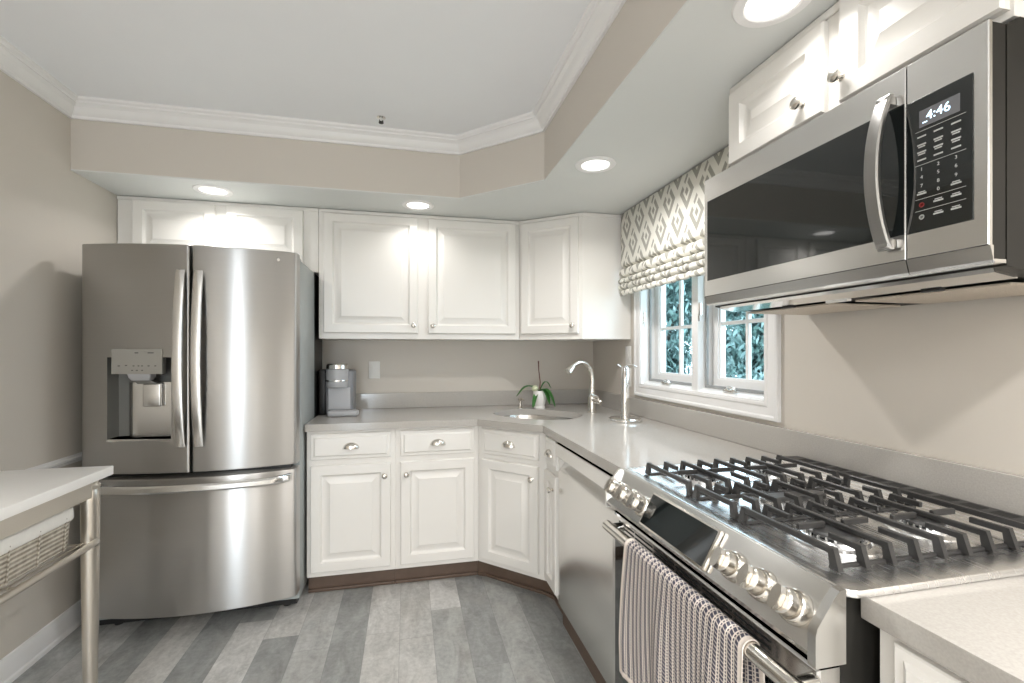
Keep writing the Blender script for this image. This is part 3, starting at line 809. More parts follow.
b = new(); loft(b, [rrect(-1.216, -1.122, 2.372, 2.43, 0.010, 1.196), rrect(-1.213, -1.125, 2.375, 2.43, 0.010, 1.180), rrect(-1.204, -1.134, 2.385, 2.43, 0.008, 1.166)])
objw('ice_chute', b, m_ltgrey, dl)
b = new(); loft(b, [rrect(-1.196, -1.129, 2.388, 2.43, 0.008, 1.166), rrect(-1.188, -1.105, 2.395, 2.44, 0.008, 1.150)]); objw('water_nozzle', b, m_recess, dl)
b = new(); box(b, -1.170, -1.098, 2.408, 2.424, 1.045, 1.150, 0.005, 3); pd = objw('dispenser_paddle', b, m_steel2, dl)
# round badge
b = new(); yb_ = fy(-0.602)
lathe(b, [(0, 0), (0.008, 0), (0.008, 0.001), (0.0068, 0.0015), (0.0064, 0.0008), (0, 0.0008)], 28, T(-0.602, yb_ - 0.0003, 1.735) @ R(pi / 2, 'X'))

objw('badge', b, m_nickel, dr)

# ------------------------------------------------------------ dishwasher
dwh = thing('dishwasher', 'stainless dishwasher with a pocket handle between narrow cabinet and range', 'dishwasher', (1.0, 1.75, 0))
prof = [(0.745, 0.864), (0.686, 0.864), (0.684, 0.861), (0.684, 0.806), (0.687, 0.802), (0.725, 0.800), (0.735, 0.794), (0.737, 0.784), (0.732, 0.770), (0.718, 0.752), (0.706, 0.737), (0.701, 0.722), (0.700, 0.102), (0.703, 0.098), (0.745, 0.098)]
b = new(); prism(b, prof, 1.478, 2.088, 'y'); objw('door', b, m_steel2, dwh, 25)
b = new(); box(b, 0.746, 1.32, 1.482, 2.084, 0.10, 0.868); objw('tub', b, m_black, dwh)
b = new(); box(b, 0.722, 0.74, 1.478, 2.088, 0.0, 0.095); objw('toe_board', b, m_toe, dwh)
b = new(); box(b, 0.71, 0.73, 1.362, 1.474, 0.0, 0.872); tag(objw('filler_panel', b, m_cab, None), 'narrow cream filler strip between dishwasher and range, behind the range corner', 'filler strip')

# ------------------------------------------------------------ gas range
rg = thing('gas_range', 'stainless slide-in gas range with five burners and front knobs', 'range', (0.98, 0.965, 0))
RY0, RY1 = 0.590, 1.340
b = new(); box(b, 0.665, 1.32, RY0 + 0.004, RY1 - 0.004, 0.03, 0.905, 0.002, 1); objw('side_panels', b, m_darkside, rg)
for x in (0.72, 1.27):
    for y in (0.63, 1.30):
        b = new(); lathe(b, [(0, 0), (0.018, 0), (0.018, 0.01), (0.010, 0.014), (0.010, 0.03), (0, 0.03)], 14, T(x, y, 0)); objw('foot', b, m_black, rg)
# cooktop
b = new()
x0, x1, y0, y1 = 0.662, 1.262, 0.574, 1.354
loft(b, [rrect(x0, x1, y0, y1, 0.022, 0.9155), rrect(x0 - 0.001, x1, y0 - 0.001, y1 + 0.001, 0.022, 0.920), rrect(x0 + 0.002, x1 - 0.002, y0 + 0.002, y1 - 0.002, 0.021, 0.926),
         rrect(x0 + 0.022, x1 - 0.01, y0 + 0.045, y1 - 0.045, 0.030, 0.9275), rrect(x0 + 0.030, x1 - 0.018, y0 + 0.056, y1 - 0.056, 0.030, 0.919)])
ck = objw('cooktop', b, m_steelflat, rg, 50)
b = new(); box(b, 1.263, 1.325, 0.582, 1.346, 0.9155, 0.934, 0.003, 2); rv = objw('rear_vent', b, m_iron, rg)
b = new()
for k in range(12): box(b, 1.28, 1.31, 0.62 + k * 0.058, 0.66 + k * 0.058, 0.934, 0.9346)
objw('vent_slot', b, m_dark, rv)
# burners
BUR = [(0.835, 1.185, 0.044), (1.065, 1.185, 0.034), (0.835, 0.760, 0.052), (1.065, 0.760, 0.036)]
for x, y, r in BUR:
    b = new(); lathe(b, [(0, 0), (r + 0.030, 0), (r + 0.028, 0.003), (r + 0.012, 0.005), (r + 0.008, 0.012), (r + 0.004, 0.013), (0, 0.013)], 40, T(x, y, 0.919)); q = objw('burner_base', b, m_steelflat, rg)
    b = new()
    for k in range(24):
        a = 2 * pi * k / 24; box(b, r - 0.002, r + 0.004, -0.0018, 0.0018, 0.0, 0.006, M=T(x, y, 0.932) @ R(a, 'Z'))
    objw('flame_port', b, m_steelflat, q)
    b = new(); lathe(b, [(0, 0), (r, 0), (r, 0.006), (r - 0.004, 0.009), (0, 0.010)], 36, T(x, y, 0.934)); objw('burner_cap', b, m_gold, rg)
b = new(); loft(b, [rrect(0.855, 1.045, 0.935, 1.005, 0.034, 0.919, 8), rrect(0.858, 1.042, 0.938, 1.002, 0.031, 0.930, 8)]); objw('burner_base', b, m_steelflat, rg)
b = new(); loft(b, [rrect(0.868, 1.032, 0.948, 0.992, 0.021, 0.930, 8), rrect(0.868, 1.032, 0.948, 0.992, 0.021, 0.937, 8), rrect(0.872, 1.028, 0.952, 0.988, 0.017, 0.940, 8)]); objw('burner_cap', b, m_gold, rg)
# grates
def grate(y0, y1, shorts):
    b = new(); zt = 0.957; w = 0.0045; h = 0.012
    X0, P = 0.718, 0.0585
    for k in range(9):
        x = X0 + P * k
        if k % 2 == 0: segs = [(y0 + 0.012, y1 - 0.012)]
        else: segs = [(y0 + 0.012, y0 + 0.012 + shorts), (y1 - 0.012 - shorts, y1 - 0.012)]
        for a, c in segs: box(b, x - w, x + w, a, c, zt - h, zt, 0.0015, 1)
        for ye, s_ in ((y0, -1), (y1, 1)):
            # leg: slanted plate from the bar end down to the foot rail
            yi = ye - s_ * 0.014
            pr = [(yi - s_ * 0.008, zt + 0.0004), (yi + s_ * 0.004, zt + 0.0004), (ye + s_ * 0.001, 0.9215), (ye - s_ * 0.017, 0.9215)]
            prism(b, pr, x - w * 1.12, x + w * 1.12, 'x')
    for ye, s_ in ((y0, -1), (y1, 1)):
        a, c = sorted((ye - s_ * 0.012, ye - s_ * 0.020)); box(b, X0 - w, X0 + 8 * P + w, a, c, 0.9195, 0.926, 0.001, 1)
    xm = (0.95 + 0.0)
    if shorts > 0.05:
        ym = (y0 + y1) / 2
        for xc in (0.835, 1.068):
            box(b, xc - 0.085, xc - 0.022, ym - w, ym + w, zt - h, zt, 0.0015, 1); box(b, xc + 0.022, xc + 0.085, ym - w, ym + w, zt - h, zt, 0.0015, 1)
    return b
for a, c, s_ in ((1.060, 1.292, 0.062), (0.892, 1.052, 0.040), (0.640, 0.884, 0.064)):
    objw('burner_grate', grate(a, c, s_), m_iron, rg, 25)
# control panel
cp = [(0.72, 0.9150), (0.664, 0.9150), (0.664, 0.9245), (0.660, 0.9235), (0.607, 0.830), (0.609, 0.822), (0.72, 0.822)]
b = new(); prism(b, cp, 0.598, 1.340, 'y'); pan = objw('control_panel', b, m_steel2, rg, 25)
b = new()
cap = [(0.664, 0.914), (0.664, 0.9265), (0.652, 0.925), (0.642, 0.915), (0.622, 0.888), (0.610, 0.872), (0.607, 0.860), (0.607, 0.811), (0.664, 0.811)]
prism(b, cap, 0.583, 0.598, 'y'); objw('end_cap', b, m_steel2, rg, 25)
b = new(); prism(b, cap, 1.340, 1.350, 'y'); objw('end_cap', b, m_steel2, rg, 25)
P0, P1 = Vector((0.660, 0, 0.9235)), Vector((0.607, 0, 0.830)); sd = (P1 - P0).normalized(); nrm = Vector((sd.z, 0, -sd.x)); nrm = nrm if nrm.x < 0 else -nrm
def slope_M(y, s):  # local x along -Y, local y up the slope, local z outwards
    o = P0 + sd * s; o.y = y
    xa = Vector((0, -1, 0)); ya = -sd; za = nrm
    return Matrix(((xa.x, ya.x, za.x, o.x), (xa.y, ya.y, za.y, o.y), (xa.z, ya.z, za.z, o.z), (0, 0, 0, 1)))
b = new(); M = slope_M(0.986, 0.057)
box(b, -0.137, 0.137, -0.046, 0.046, 0.0005, 0.012, 0.003, 2, M); disp = objw('display_frame', b, m_nickel, rg)
b = new(); box(b, -0.131, 0.131, -0.0405, 0.0405, 0.0122, 0.0132, 0.0003, 1, M); objw('display_glass', b, m_blackglass, disp)
for y in (1.290, 1.217, 1.144, 0.790, 0.716, 0.642):
    M = slope_M(y, 0.060)
    b = new(); lathe(b, [(0, 0.0005), (0.029, 0.0005), (0.029, 0.004), (0.027, 0.014), (0.0245, 0.017), (0.0225, 0.015), (0, 0.015)], 36, M); kb = objw('knob', b, m_nickel, rg)
    b = new(); lathe(b, [(0, 0.0155), (0.0215, 0.0155), (0.0215, 0.036), (0.019, 0.039), (0, 0.039)], 32, M); objw('knob_collar', b, m_nickel, kb)
    b = new()
    pr = [(-0.020, -0.004), (-0.010, -0.0095), (0.010, -0.0095), (0.020, -0.004), (0.020, 0.004), (0.010, 0.0095), (-0.010, 0.0095), (-0.020, 0.004)]
    pr = [(p_[1], p_[0]) for p_ in pr]
    prism(b, pr, 0.0395, 0.051, 'z', M); objw('knob_grip', b, m_nickel, kb, 25)
# oven door
b = new(); box(b, 0.640, 0.664, 0.600, 1.336, 0.800, 0.821); objw('door_gap_seal', b, m_dark, rg)
b = new(); loft(b, [[(0.664, *p_) for p_ in ((RY0 + .004, 0.175), (RY1 - .004, 0.175), (RY1 - .004, 0.799), (RY0 + .004, 0.799))],
                    [(0.628, *p_) for p_ in ((RY0 + .004, 0.175), (RY1 - .004, 0.175), (RY1 - .004, 0.799), (RY0 + .004, 0.799))],
                    [(0.624, *p_) for p_ in ((RY0 + .008, 0.179), (RY1 - .008, 0.179), (RY1 - .008, 0.795), (RY0 + .008, 0.795))]])
od = objw('oven_door', b, m_steel2, rg)
b = new(); box(b, 0.6215, 0.6238, RY0 + 0.030, RY1 - 0.030, 0.250, 0.722, 0.0008, 1); objw('oven_window', b, m_blackglass, od)
b = new()
for k in range(6):
    ya = 0.690 + k * 0.101
    for z in (0.758, 0.770, 0.782): box(b, 0.6232, 0.6240, ya, ya + 0.093, z, z + 0.0045)
objw('vent_slot', b, m_dark, od)
b = new(); tube(b, [(0.583, 0.580, 0.777), (0.583, 1.285, 0.777)], 0.0150, 20)
for y in (0.602, 1.262): tube(b, [(0.585, y, 0.777), (0.6235, y, 0.777)], [0.011, 0.013], 14)
objw('door_handle', b, m_nickel, od)
b = new(); box(b, 0.626, 0.664, RY0 + .004, RY1 - .004, 0.045, 0.168, 0.004, 2); objw('warming_drawer', b, m_steel2, rg)

# towel over the oven handle
def towel():
    bm = bmesh.new(); uvl = bm.loops.layers.uv.new('UVMap')
    W, Y0 = 0.446, 1.135; nu, R_ = 196, 0.0175
    path = []
    zf, zb_ = 0.450, 0.535
    nf = 44
    for i in range(nf): path.append((0.5655, zf + (0.777 - zf) * i / nf, 'f'))
    for i in range(11): a = pi - pi * i / 10; path.append((0.583 + R_ * math.cos(a), 0.777 + R_ * math.sin(a), 't'))
    for i in range(1, 24): path.append((0.6005 + 0.0045 * min(1, i / 6), 0.777 - (0.777 - zb_) * i / 23, 'b'))
    v = 0; rows = []
    for j, (x, z, f) in enumerate(path):
        if j: v += math.hypot(x - path[j - 1][0], z - path[j - 1][1])
        row = []
        for i in range(nu + 1):
            u = W * i / nu; drop = max(0, 0.777 - z); k = min(1, drop / 0.25)
            xx = x
            if f == 'f':
                xx -= k * (0.007 + 0.007 * math.sin(u * 38 + 0.6) + 0.004 * math.sin(u * 71 + 1)) ; yy = Y0 - u + 0.010 * k * math.sin(z * 9 + 1) + 0.018 * k * (1 - 2 * u / W) * 0.4
            else: yy = Y0 - u - 0.006 * (f == 'b')
            rib = 0.0007 * math.sin(2 * pi * u / 0.0185)
            nx = -rib if f != 'b' else rib * 0.3
            zz = z + (rib if f == 't' else 0)
            if f == 'f' and j < 6: zz -= 0.010 * math.sin(u * 14) * (1 - j / 6)
            row.append((bm.verts.new((xx + nx, yy, zz)), u, v))
        rows.append(row)
    for A, B in zip(rows, rows[1:]):
        for i in range(nu):
            q = [A[i], A[i + 1], B[i + 1], B[i]]
            fc = bm.faces.new([p_[0] for p_ in q])
            for l, p_ in zip(fc.loops, q): l[uvl].uv = (p_[1], p_[2])
    return bm
o = objw('dish_towel', towel(), m_towel, None, 60)
sm = o.modifiers.new('thick', 'SOLIDIFY'); sm.thickness = 0.002; sm.offset = 0
tag(o, 'navy and cream striped dish towel draped over the oven handle', 'towel')

# ------------------------------------------------------------ microwave
mw = thing('microwave', 'stainless over-the-range microwave hanging below the wall cabinet', 'microwave', (1.15, 0.955, 1.42))
MY0, MY1 = 0.576, 1.334
b = new(); prism(b, [(0.990, 1.852), (0.990, 1.442), (1.05, 1.432), (1.350, 1.424), (1.350, 1.868), (1.02, 1.868)], MY0, MY1, 'y'); objw('case', b, m_darkside, mw, 20)
def slabx(b, x0, x1, ya, yb_, z0, z1, c=0.0015):
    loft(b, [[(x1, *p_) for p_ in ((ya, z0), (yb_, z0), (yb_, z1), (ya, z1))], [(x0 + c, *p_) for p_ in ((ya, z0), (yb_, z0), (yb_, z1), (ya, z1))],
             [(x0, *p_) for p_ in ((ya + c, z0 + c), (yb_ - c, z0 + c), (yb_ - c, z1 - c), (ya + c, z1 - c))]])
b = new(); box(b, 0.9575, 0.9885, MY0 + 0.001, MY1 - 0.001, 1.452, 1.851); objw('door_core', b, m_darkside, mw)
b = new(); slabx(b, 0.949, 0.957, 0.7085, MY1, 1.475, 1.853); md = objw('door', b, m_steel2, mw)
b = new(); slabx(b, 0.949, 0.957, MY0, 0.7065, 1.475, 1.853); mp_ = objw('control_frame', b, m_steel2, mw)
b = new(); prism(b, [(0.949, 1.4745), (0.956, 1.450), (0.960, 1.446), (0.985, 1.445), (0.985, 1.4515), (0.957, 1.4515), (0.957, 1.4745)], MY0 - 0.002, 0.7065, 'y'); prism(b, [(0.949, 1.4745), (0.956, 1.450), (0.960, 1.446), (0.985, 1.445), (0.985, 1.4515), (0.957, 1.4515), (0.957, 1.4745)], 0.7085, MY1, 'y'); objw('lower_trim', b, m_steel2, mw, 25)
b = new(); box(b, 0.9472, 0.9488, 0.7095, 1.317, 1.525, 1.781, 0.0006, 1); objw('door_glass', b, m_blackglass, md)
b = new(); box(b, 0.9472, 0.9488, 0.597, 0.7055, 1.523, 1.776, 0.0006, 1); kp = objw('keypad', b, m_blackglass, mp_)
b = new(); loops = []
for i in range(29):
    s_ = i / 28; z = 1.499 + 0.308 * s_; bow = 0.050 * math.sin(pi * (0.04 + 0.92 * s_)) ** 0.6
    x = 0.947 - bow; yc = 0.737; h_ = 0.0145
    loops.append([(x + 0.008, yc - h_, z), (x + 0.002, yc - h_, z), (x - 0.001, yc - h_ + 0.003, z), (x - 0.001, yc + h_ - 0.003, z), (x + 0.002, yc + h_, z), (x + 0.008, yc + h_, z)])
loft(b, loops)
box(b, 0.925, 0.9488, 0.7245, 0.7495, 1.503, 1.520, 0.002); box(b, 0.925, 0.9488, 0.7245, 0.7495, 1.786, 1.803, 0.002)
objw('handle', b, m_steel, md, 30)
MK = 0.9472
b = new(); box(b, MK - 0.0006, MK, 0.616, 0.682, 1.719, 1.751); lcd = objw('display', b, m_lcd, mp_)
def text_mesh(body, size, loc, name, mat, parent):
    c = bpy.data.curves.new('t', 'FONT'); c.body = body; c.size = size; c.align_x = 'CENTER'; c.align_y = 'CENTER'; c.extrude = 0.0002
    o = bpy.data.objects.new('t', c); COL.objects.link(o)
    me = bpy.data.meshes.new_from_object(o)
    bpy.data.objects.remove(o); bm = new(); bm.from_mesh(me)
    M = Matrix(((0, 0, -1, loc[0]), (-1, 0, 0, loc[1]), (0, 1, 0, loc[2]), (0, 0, 0, 1)))
    bmesh.ops.transform(bm, matrix=M, verts=bm.verts)
    return objw(name, bm, mat, parent)
text_mesh('4:46', 0.0235, (MK - 0.0009, 0.650, 1.736), 'clock_digits', m_digit, lcd)
b = new(); box(b, MK - 0.0009, MK - 0.0005, 0.668, 0.676, 1.7255, 1.7275); objw('indicator', b, m_digit, lcd)
KC = (0.678, 0.650, 0.622)
for z in (1.7125, 1.6485, 1.584, 1.562):
    b = new(); box(b, MK - 0.0004, MK, 0.607, 0.689, z - 0.0004, z + 0.0004); objw('divider_line', b, m_print, kp)
for z in (1.702, 1.687, 1.673, 1.658):
    for y in KC:
        b = new(); box(b, MK - 0.0004, MK, y - 0.0075, y + 0.0075, z - 0.0014, z + 0.0014)
        if z in (1.687, 1.673): box(b, MK - 0.0004, MK, y - 0.006, y + 0.006, z - 0.0052, z - 0.0028)
        objw('button', b, m_print, kp)
for k, ch in enumerate('1234567890'):
    r_, c_ = divmod(k, 3)
    if ch == '0': r_, c_ = 3, 1
    text_mesh(ch, 0.009, (MK - 0.0003, KC[c_], (1.640, 1.625, 1.609, 1.594)[r_]), 'button', m_print, kp)
for y, z, m_ in ((KC[0], 1.594, m_print), (KC[2], 1.594, m_print), (KC[0], 1.573, m_red), (KC[1], 1.573, m_print), (KC[2], 1.573, m_print), (KC[0], 1.550, m_print), (KC[1], 1.550, m_print), (KC[2], 1.550, m_print)):
    b = new()
    if m_ is m_red or (y == KC[0] and z == 1.550): lathe(b, [(0.003, 0), (0.0045, 0), (0.0045, 0.0004), (0.003, 0.0004), (0.003, 0)], 20, T(MK, y, z) @ R(-pi / 2, 'Y'))
    else: box(b, MK - 0.0004, MK, y - 0.008, y + 0.008, z - 0.0015, z + 0.0015); box(b, MK - 0.0004, MK, y - 0.006, y + 0.006, z + 0.0028, z + 0.0045)
    objw('button', b, m_, kp)
# underside
b = new(); prism(b, [(0.992, 1.4415), (1.05, 1.4315), (1.05, 1.4255), (0.995, 1.434)], MY0 + 0.02, MY1 - 0.02, 'y'); objw('front_vent', b, m_chrome, mw, 20)
for y0, y1 in ((0.62, 0.92), (0.99, 1.29)):
    b = new(); box(b, 1.075, 1.31, y0, y1, 1.4185, 1.4235, 0.001, 1); objw('grease_filter', b, m_filter, mw)
    b = new(); box(b, 1.055, 1.070, y0 + 0.1, y0 + 0.14, 1.420, 1.4305, 0.002, 1); objw('filter_latch', b, m_black, mw)
b = new(); box(b, 1.055, 1.070, 0.925, 0.985, 1.421, 1.430, 0.001, 1); objw('cooktop_lamp', b, m_white, mw)

# ------------------------------------------------------------ window
bm = new()
cx0, cx1 = XR - 0.021, XR - 0.0
CI = (1.517, 2.492, 1.097, 2.045)   # inner opening
CO = (1.450, 2.560, 1.033, 2.112)
def ring_x(bm, prof):  # prof list of (x, inset from outer)
    loops = []
    for x, ins in prof:
        a, b_, c_, d_ = CO[0] + ins, CO[1] - ins, CO[2] + ins, CO[3] - ins
        loops.append([(x, a, c_), (x, b_, c_), (x, b_, d_), (x, a, d_)])
    rs = loft(bm, loops, False, False)
    for k in range(4): bm.faces.new([rs[-1][k], rs[-1][(k + 1) % 4], rs[0][(k + 1) % 4], rs[0][k]])
ring_x(bm, [(XR, 0), (XR - 0.016, 0.0), (XR - 0.020, 0.004), (XR - 0.020, 0.014), (XR - 0.015, 0.020), (XR - 0.013, 0.050), (XR - 0.017, 0.056), (XR - 0.017, 0.066), (XR, 0.066)])
struct('trim_5', bm, m_trim, ang=25)
bm = new()
y0, y1, z0, z1 = 1.518, 2.491, 1.098, 2.044
E_ = XR + 0.155
box(bm, XR - 0.012, E_, y0 - 0.010, y0 + 0.004, z0, z1); box(bm, XR - 0.012, E_, y1 - 0.004, y1 + 0.010, z0, z1)
box(bm, XR - 0.012, E_, y0 - 0.010, y1 + 0.010, z1 - 0.004, z1 + 0.012); box(bm, XR - 0.012, E_, y0 - 0.010, y1 + 0.010, z0 - 0.010, z0 + 0.008)
box(bm, XR + 0.002, E_ - 0.005, 1.958, 2.008, z0, z1, 0.003, 2)
prism(bm, [(XR + 0.008, 1.104), (XR + 0.012, 1.112), (XR + 0.040, 1.122), (E_ - 0.01, 1.122), (E_ - 0.01, 1.100), (XR + 0.008, 1.100)], y0, y1, 'y')
struct('trim_6', bm, m_trim, ang=25)
def rect_ring(bm, x0, x1, ya, yb_, za, zb_, w):
    box(bm, x0, x1, ya, ya + w, za, zb_); box(bm, x0, x1, yb_ - w, yb_, za, zb_)
    box(bm, x0, x1, ya + w, yb_ - w, za, za + w); box(bm, x0, x1, ya + w, yb_ - w, zb_ - w, zb_)
for nm, ya, yb_ in (('window_1', 2.010, 2.486), ('window_2', 1.523, 1.956)):
    bm = new(); za, zb_ = 1.124, 2.038
    rect_ring(bm, XR + 0.080, XR + 0.122, ya, yb_, za, zb_, 0.042)
    rect_ring(bm, XR + 0.088, XR + 0.114, ya + 0.041, yb_ - 0.041, za + 0.041, zb_ - 0.041, 0.010)
    w_ = struct(nm, bm, m_trim)
    bm = new(); yc = (ya + yb_) / 2
    box(bm, XR + 0.092, XR + 0.112, yc - 0.009, yc + 0.009, za + 0.048, zb_ - 0.048, 0.003, 1)
    for z in (1.428, 1.728): box(bm, XR + 0.0925, XR + 0.1115, ya + 0.048, yb_ - 0.048, z - 0.009, z + 0.009, 0.003, 1)
    obj('muntins', bm, m_trim, w_)
    bm = new(); box(bm, XR + 0.100, XR + 0.104, ya + 0.045, yb_ - 0.045, za + 0.045, zb_ - 0.045); obj('pane', bm, m_glass, w_)
    bm = new(); rect_ring(bm, XR + 0.040, XR + 0.050, ya, yb_, za, zb_, 0.013); obj('screen_frame', bm, m_screen, w_)
    yk = yc + 0.02
    bm = new(); box(bm, XR + 0.012, XR + 0.034, yk - 0.035, yk + 0.035, 1.116, 1.130, 0.004, 2)
    tube(bm, [(XR + 0.02, yk + 0.02, 1.128), (XR + 0.014, yk + 0.0, 1.142), (XR + 0.010, yk - 0.045, 1.136)], 0.005, 8); tube(bm, [(XR + 0.010, yk - 0.045, 1.136), (XR - 0.002, yk - 0.050, 1.130)], 0.006, 8)
    obj('crank_handle', bm, m_nickel, w_)
    bm = new(); box(bm, XR + 0.004, XR + 0.016, yb_ - 0.006 if nm == 'window_1' else yb_ - 0.014, yb_ + 0.000 if nm == 'window_1' else yb_ + 0.001, 1.47, 1.53, 0.002, 1)
    tube(bm, [(XR + 0.006, yb_ - 0.010, 1.50), (XR - 0.004, yb_ - 0.014, 1.46), (XR - 0.002, yb_ - 0.014, 1.44)], 0.0035, 8)
    obj('lock_lever', bm, m_nickel, w_)

# ------------------------------------------------------------ roman shade
def shade():
    bm = bmesh.new(); uvl = bm.loops.layers.uv.new('UVMap')
    prof = [(1.272, 2.131), (1.270, 2.05), (1.270, 1.95), (1.270, 1.86), (1.268, 1.822), (1.272, 1.812), (1.284, 1.806), (1.290, 1.802), (1.280, 1.798), (1.264, 1.792), (1.257, 1.778), (1.256, 1.762), (1.262, 1.748), (1.278, 1.742),
            (1.286, 1.741), (1.270, 1.738), (1.256, 1.733), (1.250, 1.722), (1.253, 1.710), (1.268, 1.705), (1.280, 1.704), (1.264, 1.702), (1.252, 1.697), (1.248, 1.686), (1.252, 1.674), (1.264, 1.667), (1.276, 1.668), (1.262, 1.664), (1.256, 1.655), (1.258, 1.640), (1.264, 1.632)]
    ya, yb_ = 2.590, 1.342; n = 220; rows = []; v = 0
    for j, (x, z) in enumerate(prof):
        if j: v += math.hypot(x - prof[j - 1][0], z - prof[j - 1][1])
        row = []
        for i in range(n + 1):
            y = ya + (yb_ - ya) * i / n
            k = min(1, max(0, (1.81 - z) / 0.06))
            d = k * (0.0012 * math.sin(y * 118 + j * 0.3) + 0.002 * math.sin(y * 37 + j * 0.2))
            row.append((bm.verts.new((x + d, y, z + k * 0.0015 * math.sin(y * 60 + j * 0.3))), y, -v))
        rows.append(row)
    for A, B in zip(rows, rows[1:]):
        for i in range(n):
            q = [A[i], A[i + 1], B[i + 1], B[i]]
            f = bm.faces.new([p_[0] for p_ in q])
            for l, p_ in zip(f.loops, q): l[uvl].uv = (p_[1], p_[2])
    return bm
rs_ = thing('roman_shade', 'cream and grey trellis print roman shade gathered above the window', 'window shade', (1.30, 1.955, 1.63))
o = objw('fabric', shade(), m_shade, rs_, 60); sm = o.modifiers.new('thick', 'SOLIDIFY'); sm.thickness = 0.002
b = new(); box(b, 1.275, 1.350, 1.346, 2.585, 2.100, 2.130); objw('head_rail', b, m_trim, rs_)
for y in (1.342, 2.584):
    b = new(); prism(b, [(1.273, 2.10), (1.345, 2.10), (1.345, 1.70), (1.292, 1.70), (1.292, 1.80), (1.273, 1.82)], y, y + 0.003, 'y'); objw('side_return', b, m_liner, rs_)

# ------------------------------------------------------------ utility table, basket
tb = thing('counter_table', 'tall white topped utility table with metal legs and side rail', 'table', (-1.26, 1.2, 0))
b = new(); box(b, -1.525, -0.996, 0.55, 1.872, 0.869, 0.900, 0.003, 2); objw('table_top', b, m_table, tb)
b = new()
box(b, -1.028, -1.012, 0.62, 1.80, 0.815, 0.868); box(b, -1.50, -1.484, 0.62, 1.80, 0.815, 0.868); box(b, -1.484, -1.028, 1.792, 1.806, 0.815, 0.868); box(b, -1.484, -1.028, 0.60, 0.614, 0.815, 0.868)
objw('apron', b, m_tube, tb)
for x, y in ((-1.028, 1.805), (-1.485, 1.805), (-1.028, 0.61), (-1.485, 0.61)):
    b = new(); lathe(b, [(0, 0), (0.014, 0), (0.016, 0.01), (0.018, 0.05), (0.0255, 0.80), (0.0255, 0.835), (0.024, 0.838), (0.024, 0.842), (0.027, 0.845), (0.027, 0.852), (0.022, 0.858), (0.022, 0.868), (0, 0.868)], 28, T(x, y, 0)); objw('leg', b, m_tube, tb)
b = new(); tube(b, [(-1.012, 1.800, 0.655), (-1.003, 1.790, 0.668), (-0.998, 1.765, 0.670), (-0.998, 0.67, 0.670), (-1.004, 0.645, 0.668), (-1.020, 0.632, 0.662)], 0.0105, 14); objw('side_rail', b, m_tube, tb)
b = new()
for k in range(9): tube(b, [(-1.47 + k * 0.054, 0.63, 0.668), (-1.47 + k * 0.054, 1.79, 0.668)], 0.003, 8)
for y in (0.63, 0.92, 1.21, 1.50, 1.79): tube(b, [(-1.49, y, 0.661), (-1.010, y, 0.661)], 0.004, 8)
objw('wire_shelf', b, m_tube, tb)
def basket(label, ya, yb_):
    bk = thing('wicker_basket', label, 'basket', ((-1.25), (ya + yb_) / 2, 0.673), 0, 'baskets on the table shelf')
    b = new(); L = []
    n = 26
    for i in range(n + 1):
        z = 0.6735 + 0.105 * i / n; o = 0.006 * (i / n) + (0.0016 if i % 2 else 0)
        L.append(rrect(-1.455 - o, -1.045 + o, ya - o, yb_ + o, 0.03, z, 6))
    for z, o in ((0.779, -0.004), (0.690, -0.008)): L.append(rrect(-1.455 - o, -1.045 + o, ya - o, yb_ + o, 0.03, z, 6))
    loft(b, L); objw('wicker_body', b, m_wicker, bk, 80)
    k = ya + 0.05
    while k < yb_ - 0.03:
        b = new(); tube(b, [(-1.041, k, 0.675), (-1.034, k, 0.778)], 0.0022, 6); k += 0.105
        objw('upright_cane', b, m_wicker, bk)
    b = new()
    loft(b, [rrect(-1.464, -1.036, ya - 0.009, yb_ + 0.009, 0.03, 0.762, 6), rrect(-1.468, -1.032, ya - 0.013, yb_ + 0.013, 0.03, 0.768, 6), rrect(-1.466, -1.034, ya - 0.011, yb_ + 0.011, 0.03, 0.800, 6), rrect(-1.464, -1.036, ya - 0.009, yb_ + 0.009, 0.03, 0.804, 6),
             rrect(-1.458, -1.042, ya - 0.003, yb_ + 0.003, 0.028, 0.804, 6), rrect(-1.450, -1.050, ya + 0.004, yb_ - 0.004, 0.028, 0.700, 6)], cap0=False)
    objw('fabric_liner', b, m_liner, bk, 60)
basket('long wicker basket with white liner on the table shelf near the refrigerator', 1.13, 1.745)

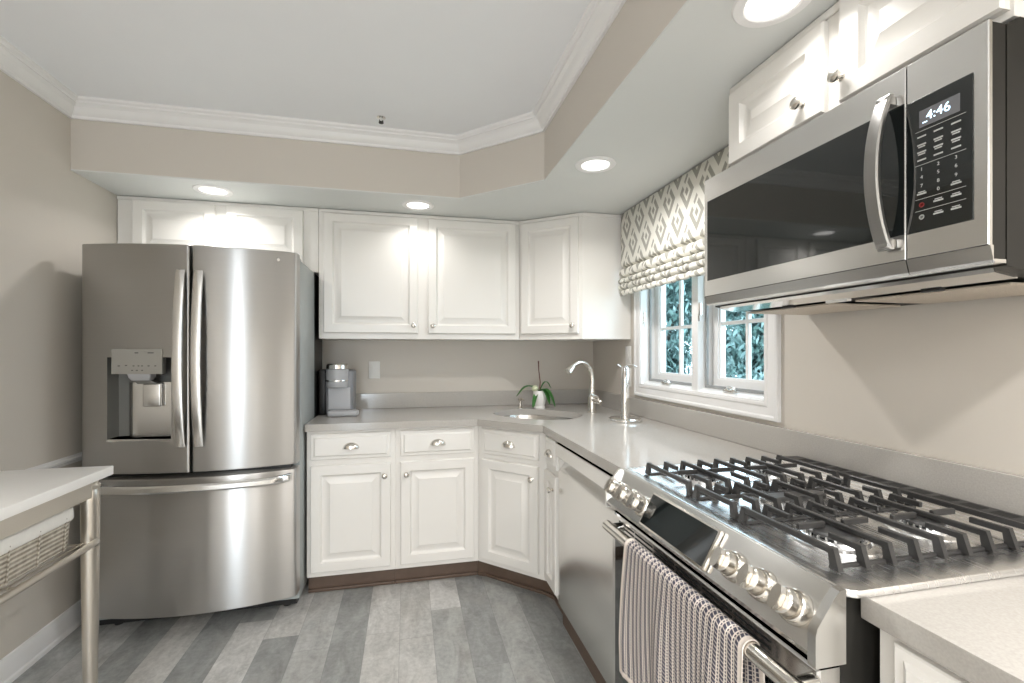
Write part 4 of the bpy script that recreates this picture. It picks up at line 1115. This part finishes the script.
# ------------------------------------------------------------ garden outside the window
bm = new(); box(bm, XR + WT + 0.02, 14, -4, 16, -0.5, -0.4); struct('ground', bm, m_lawn)
def tree(label, x, y, rad, zc, n, mat, group='garden trees outside'):
    t = thing('garden_tree', label, 'tree', (x, y, -0.4), 0, group)
    b = new(); tube(b, [(0, 0, 0), (0.03, 0.02, 0.8), (0, 0, zc + 0.4)], [0.09, 0.06, 0.03], 10)
    for k in range(7):
        a = k * 0.9; tube(b, [(0, 0, 0.6 + k * 0.25), (math.cos(a) * rad * 0.7, math.sin(a) * rad * 0.7, 0.9 + k * 0.28)], [0.03, 0.008], 6)
    obj('trunk', b, m_bark, t)
    rnd = random.Random(int(x * 100 + y * 10)); b = new()
    cl = [(rnd.uniform(-0.75, 0.75), rnd.uniform(-0.75, 0.75), rnd.uniform(-1, 1)) for _ in range(26)]
    for i in range(n):
        c = cl[rnd.randrange(26)]
        p_ = Vector((c[0] * rad * 0.9 + rnd.gauss(0, 0.17) * rad, c[1] * rad * 0.9 + rnd.gauss(0, 0.17) * rad, zc + 0.4 + c[2] * rad * 1.5 + rnd.gauss(0, 0.15) * rad))
        if p_.z < 0.05: continue
        s_ = rnd.uniform(0.020, 0.045); d = Vector((rnd.gauss(0, 1), rnd.gauss(0, 1), rnd.gauss(0, 1))).normalized()
        a_, c_ = frame_of(d)
        b.faces.new([b.verts.new(p_ + d * s_ * 1.6), b.verts.new(p_ + a_ * s_ * 0.6), b.verts.new(p_ - d * s_ * 1.6), b.verts.new(p_ - a_ * s_ * 0.6)])
    o = obj('foliage', b, mat, t)
tree('leafy green tree outside the right window pane', 3.2, 3.7, 0.55, 1.3, 15000, m_leaf)
tree('leafy green tree outside the left window pane', 3.3, 5.4, 0.60, 1.4, 15000, m_leaf)
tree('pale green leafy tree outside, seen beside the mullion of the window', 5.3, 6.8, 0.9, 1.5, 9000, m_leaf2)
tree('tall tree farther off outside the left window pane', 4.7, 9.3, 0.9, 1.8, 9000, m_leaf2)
tree('tall tree farther off outside the right window pane', 8.0, 9.2, 1.2, 2.0, 9000, m_leaf)
